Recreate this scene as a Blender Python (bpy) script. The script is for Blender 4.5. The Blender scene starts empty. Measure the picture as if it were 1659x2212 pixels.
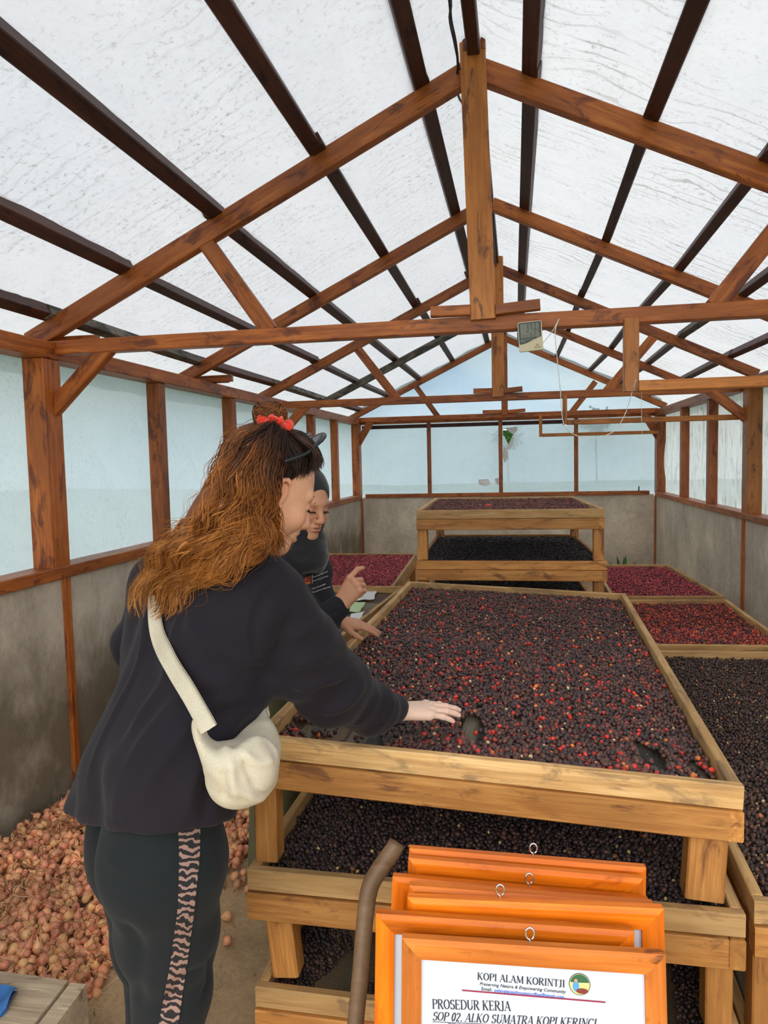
import bpy, math, random
import numpy as np
from mathutils import Matrix, Vector

# ------------------------------------------------------------------ camera
F_PX, CX, CY, CAM_H = 1540.0, 829.5, 1106.0, 1.6          # focal length and centre for a 1659 x 2212 frame
def camera_axes():
    f = np.array([1115.0 - CX, 990.0 - CY, F_PX]); f /= np.linalg.norm(f)
    n = np.cross(f, np.array([1, -0.022, 0])); n /= np.linalg.norm(n)
    if n[1] > 0: n = -n
    x = np.cross(f, n); x /= np.linalg.norm(x)
    if x[0] < 0: x = -x
    return np.stack([x, f, n], 1)
RC = camera_axes()
cam_data = bpy.data.cameras.new('camera')
cam_data.sensor_fit = 'HORIZONTAL'; cam_data.sensor_width = 36.0
cam_data.lens = F_PX / 1659.0 * 36.0
cam_data.clip_start = 0.05; cam_data.clip_end = 300
cam = bpy.data.objects.new('camera', cam_data)
bpy.context.scene.collection.objects.link(cam)
M = Matrix(((RC[0, 0], -RC[1, 0], -RC[2, 0], 0), (RC[0, 1], -RC[1, 1], -RC[2, 1], 0), (RC[0, 2], -RC[1, 2], -RC[2, 2], CAM_H), (0, 0, 0, 1)))
cam.matrix_world = M
bpy.context.scene.camera = cam

def at(px, py, Y):                       # the world point at depth Y that the photograph shows at a pixel
    d = RC.T @ np.array([px - CX, py - CY, F_PX])
    return np.array([0, 0, CAM_H]) + d * (Y / d[1])
def onz(px, py, z):
    d = RC.T @ np.array([px - CX, py - CY, F_PX])
    return np.array([0, 0, CAM_H]) + d * ((z - CAM_H) / d[2])

# ------------------------------------------------------------------ world, light, exposure
scene = bpy.context.scene
scene.view_settings.view_transform = 'Standard'
scene.view_settings.look = 'None'
scene.view_settings.exposure = 0.72
scene.view_settings.gamma = 1.0
scene.view_settings.use_curve_mapping = False
scene.cycles.max_bounces = 8
scene.cycles.diffuse_bounces = 4
scene.cycles.glossy_bounces = 2
scene.cycles.transmission_bounces = 4
scene.cycles.transparent_max_bounces = 10
scene.cycles.sample_clamp_indirect = 4.0
scene.cycles.use_denoising = True

world = bpy.data.worlds.new('overcast_sky'); scene.world = world
world.use_nodes = True
wn, wl = world.node_tree.nodes, world.node_tree.links
wn.clear()
w_out = wn.new('ShaderNodeOutputWorld'); w_bg = wn.new('ShaderNodeBackground')
w_tc = wn.new('ShaderNodeTexCoord'); w_map = wn.new('ShaderNodeMapping')
w_map.inputs['Scale'].default_value = (1.6, 1.6, 3.5)
w_map.inputs['Location'].default_value = (0.35, 0.2, 0.1)
w_noise = wn.new('ShaderNodeTexNoise'); w_noise.inputs['Scale'].default_value = 1.3
w_noise.inputs['Detail'].default_value = 6; w_noise.inputs['Roughness'].default_value = 0.55
w_ramp = wn.new('ShaderNodeValToRGB')
w_ramp.color_ramp.elements[0].position = 0.38; w_ramp.color_ramp.elements[0].color = (0.60, 0.72, 0.88, 1)
w_ramp.color_ramp.elements[1].position = 0.62; w_ramp.color_ramp.elements[1].color = (1.28, 1.20, 1.08, 1)
wl.new(w_tc.outputs['Generated'], w_map.inputs['Vector']); wl.new(w_map.outputs['Vector'], w_noise.inputs['Vector'])
wl.new(w_noise.outputs['Fac'], w_ramp.inputs['Fac']); wl.new(w_ramp.outputs['Color'], w_bg.inputs['Color'])
w_bg.inputs['Strength'].default_value = 2.3
wl.new(w_bg.outputs['Background'], w_out.inputs['Surface'])

sun_d = bpy.data.lights.new('sun_through_cloud', 'SUN'); sun_d.energy = 1.4; sun_d.angle = math.radians(25)
sun_d.color = (1.0, 0.95, 0.88)
sun = bpy.data.objects.new('sun_through_cloud', sun_d); scene.collection.objects.link(sun)
sun.rotation_euler = (math.radians(28), math.radians(20), 0)

# ------------------------------------------------------------------ helpers
rng = np.random.default_rng(7)
random.seed(7)
COL = scene.collection
def tag(o, label=None, cat=None, group=None, kind=None):
    if label: o['label'] = label
    if cat: o['category'] = cat
    if group: o['group'] = group
    if kind: o['kind'] = kind
    return o
def empty(name, loc=(0, 0, 0), rz=0.0):
    o = bpy.data.objects.new(name, None); COL.objects.link(o)
    o.empty_display_size = 0.1
    o.matrix_basis = Matrix.Translation(Vector(loc)) @ Matrix.Rotation(rz, 4, 'Z')
    return o
def wmat(o):
    m = o.matrix_basis.copy(); p = o.parent
    while p is not None: m = p.matrix_basis @ m; p = p.parent
    return m
def adopt(child, parent):                # keeps the child where it stands
    m = wmat(child); child.parent = parent; child.matrix_basis = wmat(parent).inverted() @ m
    return child
def make_mesh(name, V, F, mat, colors=None, smooth=False, fmat=None):
    V = np.asarray(V, np.float32).reshape(-1, 3)
    me = bpy.data.meshes.new(name)
    if isinstance(F, np.ndarray):
        k = F.shape[1]; nf = len(F)
        me.vertices.add(len(V)); me.vertices.foreach_set('co', V.ravel())
        me.loops.add(nf * k); me.loops.foreach_set('vertex_index', F.astype(np.int32).ravel())
        me.polygons.add(nf); me.polygons.foreach_set('loop_start', np.arange(0, nf * k, k, dtype=np.int32))
        me.update(calc_edges=True)
    else:
        me.from_pydata([tuple(map(float, v)) for v in V], [], F); me.update()
    if smooth: me.polygons.foreach_set('use_smooth', np.ones(len(me.polygons), bool))
    for m in (mat if isinstance(mat, (list, tuple)) else [mat]): me.materials.append(m)
    if fmat is not None: me.polygons.foreach_set('material_index', np.asarray(fmat, np.int32))
    if colors is not None:
        c = np.ones((len(V), 4), np.float32); c[:, :3] = colors
        a = me.color_attributes.new('Col', 'FLOAT_COLOR', 'POINT'); a.data.foreach_set('color', c.ravel())
    return me
def mobj(name, V, F, mat, parent=None, loc=None, **k):
    o = bpy.data.objects.new(name, make_mesh(name, V, F, mat, **k)); COL.objects.link(o)
    if loc is not None: o.matrix_basis = Matrix.Translation(Vector(loc))
    if parent is not None: adopt(o, parent)
    return o

def frame_x(d, up=(0, 0, 1)):            # rotation whose X is d and whose Z is close to up
    d = np.asarray(d, float); d = d / np.linalg.norm(d); up = np.asarray(up, float)
    y = np.cross(up, d)
    if np.linalg.norm(y) < 1e-4: y = np.cross((0, 1, 0), d)
    y /= np.linalg.norm(y); z = np.cross(d, y)
    return np.stack([d, y, z], 1)
BEAMS = {}
def beam(name, p0, p1, w, h, mat, parent=None, up=(0, 0, 1), ch=0.004, roll=0.0):
    """a sawn timber from p0 to p1, w wide across, h deep along up, arrises eased; its own X runs with the grain"""
    p0 = np.asarray(p0, float); p1 = np.asarray(p1, float)
    L = np.linalg.norm(p1 - p0); Rm = frame_x(p1 - p0, up)
    key = (round(L, 3), round(w, 4), round(h, 4), ch, mat.name)
    if key not in BEAMS:
        a, b, c = w / 2, h / 2, min(ch, w / 4, h / 4)
        ring = [(-a + c, -b), (a - c, -b), (a, -b + c), (a, b - c), (a - c, b), (-a + c, b), (-a, b - c), (-a, -b + c)]
        V = [(sx * L / 2, y, z) for sx in (-1, 1) for y, z in ring]
        F = [(i, (i + 1) % 8, 8 + (i + 1) % 8, 8 + i) for i in range(8)] + [tuple(range(7, -1, -1)), tuple(range(8, 16))]
        BEAMS[key] = make_mesh(name, V, F, mat)
    o = bpy.data.objects.new(name, BEAMS[key]); COL.objects.link(o)
    m = Matrix(Rm.tolist()).to_4x4(); m.translation = Vector((p0 + p1) / 2)
    o.matrix_basis = m @ Matrix.Rotation(roll, 4, 'X')
    if parent is not None: adopt(o, parent)
    return o

def tube_arrays(P, Rr, sides=5, cap=True):
    """P (N,K,3) paths, Rr (N,K) radii -> verts, quads"""
    P = np.asarray(P, float); Rr = np.asarray(Rr, float); N, K, _ = P.shape
    T = np.gradient(P, axis=1); T /= np.linalg.norm(T, axis=2, keepdims=True) + 1e-9
    ref = np.array([0.31, 0.17, 0.93]); A = np.cross(T, ref); A /= np.linalg.norm(A, axis=2, keepdims=True) + 1e-9
    B = np.cross(T, A)
    th = np.arange(sides) / sides * 2 * math.pi
    V = P[:, :, None, :] + Rr[:, :, None, None] * (np.cos(th)[None, None, :, None] * A[:, :, None, :] + np.sin(th)[None, None, :, None] * B[:, :, None, :])
    V = V.reshape(-1, 3)
    n, k, s = np.meshgrid(np.arange(N), np.arange(K - 1), np.arange(sides), indexing='ij')
    i0 = (n * K + k) * sides + s; i1 = (n * K + k) * sides + (s + 1) % sides
    Fq = np.stack([i0, i1, i1 + sides, i0 + sides], -1).reshape(-1, 4)
    return V, Fq
def resample(pts, K):
    """Catmull-Rom through the points, K samples"""
    p = np.asarray(pts, float); n = len(p)
    q = np.vstack([2 * p[0] - p[1], p, 2 * p[-1] - p[-2]])
    t = np.linspace(0, n - 1 - 1e-6, K); i = t.astype(int); f = (t - i)[:, None]
    a, b, c, d = q[i], q[i + 1], q[i + 2], q[i + 3]
    return 0.5 * ((2 * b) + (-a + c) * f + (2 * a - 5 * b + 4 * c - d) * f ** 2 + (-a + 3 * b - 3 * c + d) * f ** 3)
def tube(name, pts, r, mat, parent=None, K=24, sides=6, smooth=True, **k):
    P = resample(pts, K)[None]; rr = np.interp(np.linspace(0, 1, K), np.linspace(0, 1, len(r)), r) if np.ndim(r) else np.full(K, r)
    V, Fq = tube_arrays(P, rr[None], sides)
    Fl = [tuple(f) for f in Fq.tolist()]
    Fl.append(tuple(range(sides - 1, -1, -1))); Fl.append(tuple(range((K - 1) * sides, K * sides)))
    c = P[0].mean(0)
    return mobj(name, V - c, Fl, mat, parent, loc=c, smooth=smooth, **k)

# ------------------------------------------------------------------ signed-distance modelling (numpy surface nets)
class Field:
    def __init__(s, lo, hi, res):
        s.lo = np.array(lo, float); s.res = res
        s.n = np.ceil((np.array(hi) - s.lo) / res).astype(int) + 1
        s.f = np.full(s.n, 1.0, np.float32)
    def sub(s, blo, bhi):
        a = np.clip(np.floor((np.array(blo) - s.lo) / s.res).astype(int), 0, s.n)
        b = np.clip(np.ceil((np.array(bhi) - s.lo) / s.res).astype(int) + 1, 0, s.n)
        sl = tuple(slice(i, j) for i, j in zip(a, b))
        if any(i >= j for i, j in zip(a, b)): return None, None
        ax = [(s.lo[i] + s.res * np.arange(a[i], b[i])).astype(np.float32) for i in range(3)]
        return sl, np.stack(np.meshgrid(*ax, indexing='ij'), -1)
    def put(s, fn, blo, bhi, k=0.01, mode='add'):
        m = max(k * 1.5, 3 * s.res)
        sl, X = s.sub(np.array(blo) - m, np.array(bhi) + m)
        if sl is None: return
        d = fn(X).astype(np.float32); g = s.f[sl]
        if mode == 'add':
            h = np.maximum(k - np.abs(g - d), 0) / k
            s.f[sl] = np.minimum(g, d) - h * h * k * 0.25
        else:
            d = -d; h = np.maximum(k - np.abs(g - d), 0) / k
            s.f[sl] = np.maximum(g, d) + h * h * k * 0.25
    def cone(s, a, b, ra, rb=None, k=0.01, mode='add', sc=None):
        """round cone a->b"""
        a = np.asarray(a, float); b = np.asarray(b, float); rb = ra if rb is None else rb
        def fn(X):
            ab = (b - a).astype(np.float32); L = float(ab @ ab) + 1e-12
            t = np.clip(((X - a.astype(np.float32)) @ ab) / L, 0, 1)
            D = X - a.astype(np.float32) - t[..., None] * ab
            return np.sqrt((D * D).sum(-1)) - (ra + (rb - ra) * t)
        r = max(ra, rb); s.put(fn, np.minimum(a, b) - r, np.maximum(a, b) + r, k, mode)
    def ell(s, c, r, Rm=None, k=0.01, mode='add'):
        c = np.asarray(c, np.float32); r = np.asarray(r, np.float32)
        def fn(X):
            D = X - c
            if Rm is not None: D = D @ np.asarray(Rm, np.float32)
            q = D / r; k0 = np.sqrt((q * q).sum(-1)); q2 = D / (r * r); k1 = np.sqrt((q2 * q2).sum(-1)) + 1e-6
            return k0 * (k0 - 1) / k1
        rm = float(r.max()); s.put(fn, c - rm, c + rm, k, mode)
    def chain(s, pts, rad, k=0.01, mode='add', **kw):
        for i in range(len(pts) - 1): s.cone(pts[i], pts[i + 1], rad[i], rad[i + 1], k, mode)
    def plane_cut(s, p, n, k=0.004):     # remove what lies on the side n points to
        sl, X = s.sub(s.lo, s.lo + s.res * s.n)
        d = ((X - np.asarray(p, np.float32)) @ np.asarray(n, np.float32)); g = s.f[sl]
        h = np.maximum(k - np.abs(g - d), 0) / k
        s.f[sl] = np.maximum(g, d) + h * h * k * 0.25
    def mesh(s):
        f = s.f; n = f.shape; ins = f < 0
        cnt = np.zeros(tuple(i - 1 for i in n), np.int8)
        for dx in (0, 1):
            for dy in (0, 1):
                for dz in (0, 1): cnt += ins[dx:n[0] - 1 + dx, dy:n[1] - 1 + dy, dz:n[2] - 1 + dz]
        act = (cnt > 0) & (cnt < 8); idx = np.full(act.shape, -1, np.int64)
        C = np.argwhere(act); idx[act] = np.arange(len(C))
        acc = np.zeros((len(C), 3)); w = np.zeros(len(C))
        cor = [(0, 0, 0), (1, 0, 0), (0, 1, 0), (1, 1, 0), (0, 0, 1), (1, 0, 1), (0, 1, 1), (1, 1, 1)]
        val = [f[C[:, 0] + c[0], C[:, 1] + c[1], C[:, 2] + c[2]] for c in cor]
        for a in range(8):
            for ax in range(3):
                if cor[a][ax]: continue
                b = a + (1 << ax); va, vb = val[a], val[b]; m = (va < 0) != (vb < 0)
                t = va[m] / (va[m] - vb[m]); p = np.tile(np.array(cor[a], float), (m.sum(), 1)); p[:, ax] += t
                acc[m] += p; w[m] += 1
        V = s.lo + s.res * (C + acc / w[:, None])
        quads = []
        for ax in range(3):
            sh = [slice(None)] * 3; sh2 = [slice(None)] * 3; sh[ax] = slice(0, -1); sh2[ax] = slice(1, None)
            a = ins[tuple(sh)]; b = ins[tuple(sh2)]; E = np.argwhere(a != b)
            o1, o2 = [(1, 2), (2, 0), (0, 1)][ax]
            E = E[(E[:, o1] > 0) & (E[:, o2] > 0) & (E[:, o1] < n[o1] - 1) & (E[:, o2] < n[o2] - 1)]
            def cell(d1, d2):
                c = E.copy(); c[:, o1] -= d1; c[:, o2] -= d2; return idx[c[:, 0], c[:, 1], c[:, 2]]
            q = np.stack([cell(1, 1), cell(0, 1), cell(0, 0), cell(1, 0)], 1)
            flip = ~a[E[:, 0], E[:, 1], E[:, 2]]; q[flip] = q[flip][:, ::-1]
            quads.append(q)
        Q = np.concatenate(quads); Q = Q[(Q >= 0).all(1)]
        return V, Q
def vnoise(P, scale, seed=0, oct=2):
    """smooth pseudo-noise built of sines, good enough for folds and stains"""
    r = np.random.default_rng(seed); P = np.asarray(P, float) * scale; s = 0; a = 1.0; tot = 0
    for o in range(oct):
        for _ in range(5):
            k = r.normal(size=3) * (2 ** o); s = s + a * np.sin(P @ k + r.uniform(0, 6.28)); tot += a
        a *= 0.55
    return s / tot * 2.0

# ------------------------------------------------------------------ materials
def new_mat(name):
    m = bpy.data.materials.new(name); m.use_nodes = True; nt = m.node_tree; nt.nodes.clear()
    out = nt.nodes.new('ShaderNodeOutputMaterial'); b = nt.nodes.new('ShaderNodeBsdfPrincipled')
    nt.links.new(b.outputs[0], out.inputs[0]); return m, nt, b, out
def N(nt, t, **kw):
    n = nt.nodes.new(t)
    for k, v in kw.items():
        if k in n.inputs: n.inputs[k].default_value = v
        else: setattr(n, k, v)
    return n
def coords(nt, scale=(1, 1, 1), rnd=True, kind='Object'):
    tc = N(nt, 'ShaderNodeTexCoord'); mp = N(nt, 'ShaderNodeMapping'); mp.inputs['Scale'].default_value = scale
    if rnd:
        oi = N(nt, 'ShaderNodeObjectInfo'); ad = N(nt, 'ShaderNodeVectorMath', operation='ADD'); mu = N(nt, 'ShaderNodeVectorMath', operation='SCALE')
        cb = N(nt, 'ShaderNodeCombineXYZ')
        for i in range(3): nt.links.new(oi.outputs['Random'], cb.inputs[i])
        nt.links.new(cb.outputs[0], mu.inputs[0]); mu.inputs['Scale'].default_value = 37.0
        nt.links.new(tc.outputs[kind], ad.inputs[0]); nt.links.new(mu.outputs[0], ad.inputs[1]); nt.links.new(ad.outputs[0], mp.inputs['Vector'])
    else: nt.links.new(tc.outputs[kind], mp.inputs['Vector'])
    return mp.outputs['Vector']
def ramp(nt, fac, stops):
    r = N(nt, 'ShaderNodeValToRGB'); e = r.color_ramp.elements
    while len(e) < len(stops): e.new(0.5)
    for i, (p, c) in enumerate(stops):
        e[i].position = p; e[i].color = tuple(c) + (1,) if len(c) == 3 else c
    nt.links.new(fac, r.inputs['Fac']); return r.outputs['Color']
def mix(nt, fac, a, b, mode='MIX'):
    m = N(nt, 'ShaderNodeMix', data_type='RGBA', blend_type=mode)
    for s, v in ((0, fac), (6, a), (7, b)):
        if isinstance(v, (int, float)): m.inputs[s].default_value = v
        elif isinstance(v, tuple): m.inputs[s].default_value = tuple(v) + (1,)
        else: nt.links.new(v, m.inputs[s])
    return m.outputs[2]
def bump(nt, b, h, strength=0.3, dist=0.01):
    n = N(nt, 'ShaderNodeBump'); n.inputs['Strength'].default_value = strength; n.inputs['Distance'].default_value = dist
    nt.links.new(h, n.inputs['Height']); nt.links.new(n.outputs[0], b.inputs['Normal'])
def noise(nt, vec, scale, detail=4, rough=0.6, dist=0.0):
    n = N(nt, 'ShaderNodeTexNoise'); n.inputs['Scale'].default_value = scale; n.inputs['Detail'].default_value = detail
    n.inputs['Roughness'].default_value = rough; n.inputs['Distortion'].default_value = dist
    nt.links.new(vec, n.inputs['Vector']); return n.outputs['Fac']
def wood(name, dark, mid, light, rough=0.45, stain=0.0, stain_col=(0.05, 0.02, 0.01), spec=0.4, knots=True):
    m, nt, b, _ = new_mat(name)
    v = coords(nt, (1.2, 16, 16)); n1 = noise(nt, v, 3.0, 6, 0.62, 0.9)
    c = ramp(nt, n1, [(0.3, dark), (0.5, mid), (0.72, light)])
    v2 = coords(nt, (3, 110, 110)); n2 = noise(nt, v2, 2.0, 3)
    c = mix(nt, 0.35, c, ramp(nt, n2, [(0.35, tuple(x * 0.55 for x in mid)), (0.6, light)]), 'MULTIPLY') if False else mix(nt, 0.22, c, ramp(nt, n2, [(0.35, tuple(x * 0.5 for x in mid)), (0.65, light)]))
    v3 = coords(nt, (1.0, 3, 3)); n3 = noise(nt, v3, 2.4, 3)
    c = mix(nt, ramp(nt, n3, [(0.42, (0, 0, 0)), (0.75, (1, 1, 1))]), c, tuple(x * 0.6 for x in mid))
    if stain > 0:
        v4 = coords(nt, (1.5, 5, 5)); n4 = noise(nt, v4, 3.5, 5, 0.65, 0.6)
        c = mix(nt, ramp(nt, n4, [(0.60 - stain * 0.15, (0, 0, 0)), (0.68 - stain * 0.12, (0.8, 0.8, 0.8))]), c, stain_col)
    oi = N(nt, 'ShaderNodeObjectInfo'); hv = N(nt, 'ShaderNodeHueSaturation')
    mr = N(nt, 'ShaderNodeMapRange'); mr.inputs['To Min'].default_value = 0.78; mr.inputs['To Max'].default_value = 1.2
    nt.links.new(oi.outputs['Random'], mr.inputs['Value']); nt.links.new(mr.outputs[0], hv.inputs['Value']); nt.links.new(c, hv.inputs['Color'])
    nt.links.new(hv.outputs[0], b.inputs['Base Color'])
    b.inputs['Roughness'].default_value = rough; b.inputs['Specular IOR Level'].default_value = spec
    bump(nt, b, n2, 0.25, 0.003)
    return m
def plain(name, col, rough=0.6, metal=0.0, spec=0.5):
    m, nt, b, _ = new_mat(name); b.inputs['Base Color'].default_value = tuple(col) + (1,)
    b.inputs['Roughness'].default_value = rough; b.inputs['Metallic'].default_value = metal; b.inputs['Specular IOR Level'].default_value = spec
    return m
def colmat(name, rough=0.5, spec=0.4, noise_amt=0.0, sss=0.0, nscale=60, bmp=0.0):
    """colour from the mesh's own colour attribute"""
    m, nt, b, _ = new_mat(name); a = N(nt, 'ShaderNodeVertexColor'); a.layer_name = 'Col'; c = a.outputs['Color']
    if noise_amt > 0 or bmp > 0:
        nn = noise(nt, coords(nt, rnd=False), nscale, 4)
        if noise_amt > 0:
            c = mix(nt, 1.0, c, ramp(nt, nn, [(0.3, (1 - noise_amt,) * 3), (0.7, (1 + noise_amt,) * 3)]), 'MULTIPLY')
        if bmp > 0: bump(nt, b, nn, bmp, 0.002)
    nt.links.new(c, b.inputs['Base Color']); b.inputs['Roughness'].default_value = rough; b.inputs['Specular IOR Level'].default_value = spec
    if sss > 0:
        b.inputs['Subsurface Weight'].default_value = sss; b.inputs['Subsurface Radius'].default_value = (0.01, 0.004, 0.002)
        b.inputs['Subsurface Scale'].default_value = 0.6
    return m
def sheet_mat(name, base, trans, clear, dirt_shade, dirt_shade_scale=(1, 1, 1), streak=0.5, lo=0.55, sc=42):
    """thin plastic film: scatters most light on to the other side, lets a little straight through"""
    m, nt, b, out = new_mat(name); nt.nodes.remove(b)
    v = coords(nt, dirt_shade_scale, rnd=False)
    sp = noise(nt, v, sc, 4, 0.75); big = noise(nt, v, 1.7, 4, 0.6); mid_ = noise(nt, v, 9, 5, 0.7)
    specks = ramp(nt, sp, [(lo, (0, 0, 0)), (lo + 0.13, (0.85, 0.85, 0.85))])
    area = ramp(nt, big, [(0.35, (0.12,) * 3), (0.68, (1, 1, 1))])
    dm = mix(nt, 1.0, specks, area, 'MULTIPLY')
    c = mix(nt, dm, base, dirt_shade)
    c = mix(nt, ramp(nt, mid_, [(0.4, (0, 0, 0)), (0.75, (0.35,) * 3)]), c, tuple(x * 0.82 for x in base))
    if streak > 0:
        wv = N(nt, 'ShaderNodeTexWave'); wv.wave_type = 'BANDS'; wv.bands_direction = 'Y'; wv.inputs['Scale'].default_value = 4.2
        wv.inputs['Distortion'].default_value = 9.0; wv.inputs['Detail'].default_value = 3.0; wv.inputs['Detail Scale'].default_value = 0.9
        nt.links.new(coords(nt, (0.8, 1, 0.8), rnd=False), wv.inputs['Vector'])
        ln = ramp(nt, wv.outputs['Fac'], [(0.0, (1, 1, 1)), (0.12, (0, 0, 0))])
        ln = mix(nt, 1.0, ln, ramp(nt, big, [(0.45, (0, 0, 0)), (0.6, (streak,) * 3)]), 'MULTIPLY')
        c = mix(nt, ln, c, dirt_shade)  # wrinkle lines: gathered dirt and crease shading painted as one colour
    tr = N(nt, 'ShaderNodeBsdfTranslucent'); df = N(nt, 'ShaderNodeBsdfDiffuse'); gl = N(nt, 'ShaderNodeBsdfGlossy'); tp = N(nt, 'ShaderNodeBsdfTransparent')
    nt.links.new(c, tr.inputs['Color']); nt.links.new(c, df.inputs['Color']); gl.inputs['Roughness'].default_value = 0.35
    tp.inputs['Color'].default_value = tuple(min(1, x * 1.05) for x in base) + (1,)
    def ms(f, a, bb):
        x = N(nt, 'ShaderNodeMixShader'); nt.links.new(a, x.inputs[1]); nt.links.new(bb, x.inputs[2]); x.inputs[0].default_value = f; return x.outputs[0]
    s = ms(trans, df.outputs[0], tr.outputs[0]); s = ms(0.04, s, gl.outputs[0]); s = ms(clear, s, tp.outputs[0])
    bn = N(nt, 'ShaderNodeBump'); bn.inputs['Strength'].default_value = 0.5; bn.inputs['Distance'].default_value = 0.02
    nt.links.new(mid_, bn.inputs['Height'])
    for q in (tr, df, gl): nt.links.new(bn.outputs[0], q.inputs['Normal'])
    nt.links.new(s, out.inputs[0]); return m

W_ROOF = wood('varnished_red_timber', (0.19, 0.042, 0.009), (0.41, 0.105, 0.017), (0.58, 0.185, 0.033), 0.42, 0.42, (0.10, 0.022, 0.010))
W_ROOF2 = wood('varnished_orange_timber', (0.30, 0.085, 0.014), (0.50, 0.165, 0.028), (0.64, 0.24, 0.05), 0.42, 0.25, (0.10, 0.03, 0.012))
W_PURLIN = wood('dark_stained_timber', (0.035, 0.013, 0.011), (0.075, 0.025, 0.018), (0.13, 0.045, 0.03), 0.55, 0.3, (0.012, 0.007, 0.008))
W_GREY = wood('weathered_grey_timber', (0.05, 0.045, 0.035), (0.16, 0.14, 0.11), (0.34, 0.31, 0.26), 0.8, 0.8, (0.03, 0.025, 0.02))
W_BED = wood('ochre_bed_timber', (0.32, 0.115, 0.025), (0.56, 0.235, 0.055), (0.74, 0.38, 0.11), 0.6, 0.25, (0.16, 0.055, 0.02))
W_RIM = wood('pale_bed_timber', (0.38, 0.19, 0.066), (0.64, 0.365, 0.135), (0.80, 0.54, 0.25), 0.7, 0.35, (0.26, 0.16, 0.08))
W_SLAT = wood('weathered_slat_timber', (0.28, 0.21, 0.12), (0.46, 0.36, 0.21), (0.62, 0.50, 0.31), 0.8, 0.2)
W_FRAME = wood('orange_varnished_pine', (0.50, 0.10, 0.003), (0.80, 0.165, 0.003), (0.90, 0.26, 0.008), 0.40, 0.15, (0.4, 0.07, 0.005), spec=0.28)
W_HANDLE = wood('smooth_brown_handle', (0.17, 0.09, 0.045), (0.27, 0.155, 0.08), (0.36, 0.22, 0.12), 0.5, 0.0)
W_CRATE = wood('dusty_grey_board', (0.30, 0.21, 0.13), (0.44, 0.33, 0.22), (0.58, 0.46, 0.32), 0.85, 0.3, (0.14, 0.09, 0.06))
SHEET_ROOF = sheet_mat('white_roof_film', (0.335, 0.34, 0.345), 0.60, 0.04, (0.10, 0.10, 0.092), streak=0.18)
SHEET_ROOF_R = sheet_mat('white_roof_film_right', (0.355, 0.36, 0.362), 0.60, 0.05, (0.12, 0.11, 0.10), streak=0.6)
SHEET_SIDE = sheet_mat('blue_white_side_film', (0.445, 0.51, 0.545), 0.60, 0.05, (0.285, 0.335, 0.345), streak=0.0)
SHEET_BACK = sheet_mat('pale_blue_back_film', (0.35, 0.425, 0.46), 0.55, 0.075, (0.27, 0.33, 0.355), streak=0.0)
SHEET_GABLE = sheet_mat('clearer_gable_film', (0.33, 0.40, 0.44), 0.55, 0.30, (0.27, 0.33, 0.355), streak=0.0)
SHEET_RIGHT = sheet_mat('wrinkled_white_side_film', (0.50, 0.515, 0.52), 0.60, 0.06, (0.10, 0.10, 0.095), dirt_shade_scale=(1, 3.0, 0.45), streak=0.0, lo=0.50, sc=11)  # stretched dirt mask also paints in the dark shading of the wrinkles
# ------------------------------------------------------------------ large structure
XL, XR, YB, YF = -2.06, 1.716, 9.50, -0.45
SILL, PLATE = 1.10, 2.13
def concrete(name, tint=(0.34, 0.31, 0.26), stain=0.5):
    m, nt, b, _ = new_mat(name); v = coords(nt, rnd=False)
    n1 = noise(nt, v, 2.2, 6, 0.62, 0.4); n2 = noise(nt, v, 26, 5, 0.7)
    vs = coords(nt, (2.2, 2.2, 0.5), rnd=False); n3 = noise(nt, vs, 2.6, 5, 0.6, 0.3)
    c = ramp(nt, n1, [(0.32, tuple(x * 0.62 for x in tint)), (0.52, tint), (0.7, tuple(x * 1.35 for x in tint))])
    c = mix(nt, ramp(nt, n3, [(0.5, (0, 0, 0)), (0.68, (stain,) * 3)]), c, (0.19, 0.165, 0.13))
    c = mix(nt, 0.3, c, ramp(nt, n2, [(0.3, tuple(x * 0.6 for x in tint)), (0.7, tuple(x * 1.4 for x in tint))]))
    nt.links.new(c, b.inputs['Base Color']); b.inputs['Roughness'].default_value = 0.92
    bump(nt, b, n2, 0.5, 0.012); return m, nt, b, c
CONC_L, ntc, bc, cc = concrete('stained_render_left', (0.50, 0.43, 0.345), 0.55)
# left wall: brown blotches, growing stronger towards its foot
gz = N(ntc, 'ShaderNodeTexCoord'); sx = N(ntc, 'ShaderNodeSeparateXYZ'); ntc.links.new(gz.outputs['Object'], sx.inputs[0])
mrz = N(ntc, 'ShaderNodeMapRange'); mrz.inputs['From Min'].default_value = 0.55; mrz.inputs['From Max'].default_value = 0.0
ntc.links.new(sx.outputs['Z'], mrz.inputs['Value'])
nm = noise(ntc, coords(ntc, rnd=False), 3.2, 5, 0.6)
mm = N(ntc, 'ShaderNodeMath', operation='MULTIPLY'); ntc.links.new(mrz.outputs[0], mm.inputs[0]); ntc.links.new(nm, mm.inputs[1])
c2 = mix(ntc, ramp(ntc, mm.outputs[0], [(0.2, (0, 0, 0)), (0.5, (0.85,) * 3)]), cc, (0.13, 0.10, 0.05))
ntc.links.new(c2, bc.inputs['Base Color'])
CONC_R, _, _, _ = concrete('grey_render_right', (0.60, 0.53, 0.42), 0.3)
CONC_B, _, _, _ = concrete('grey_render_back', (0.66, 0.58, 0.46), 0.25)

def slab(name, lo, hi, mat, parent=None, n=1):
    lo = np.array(lo, float); hi = np.array(hi, float); c = (lo + hi) / 2; a = (hi - lo) / 2
    V = np.array([(sx, sy, sz) for sx in (-1, 1) for sy in (-1, 1) for sz in (-1, 1)]) * a
    Fc = [(0, 1, 3, 2), (4, 6, 7, 5), (0, 4, 5, 1), (2, 3, 7, 6), (0, 2, 6, 4), (1, 5, 7, 3)]
    return mobj(name, V, Fc, mat, parent, loc=c)
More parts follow.
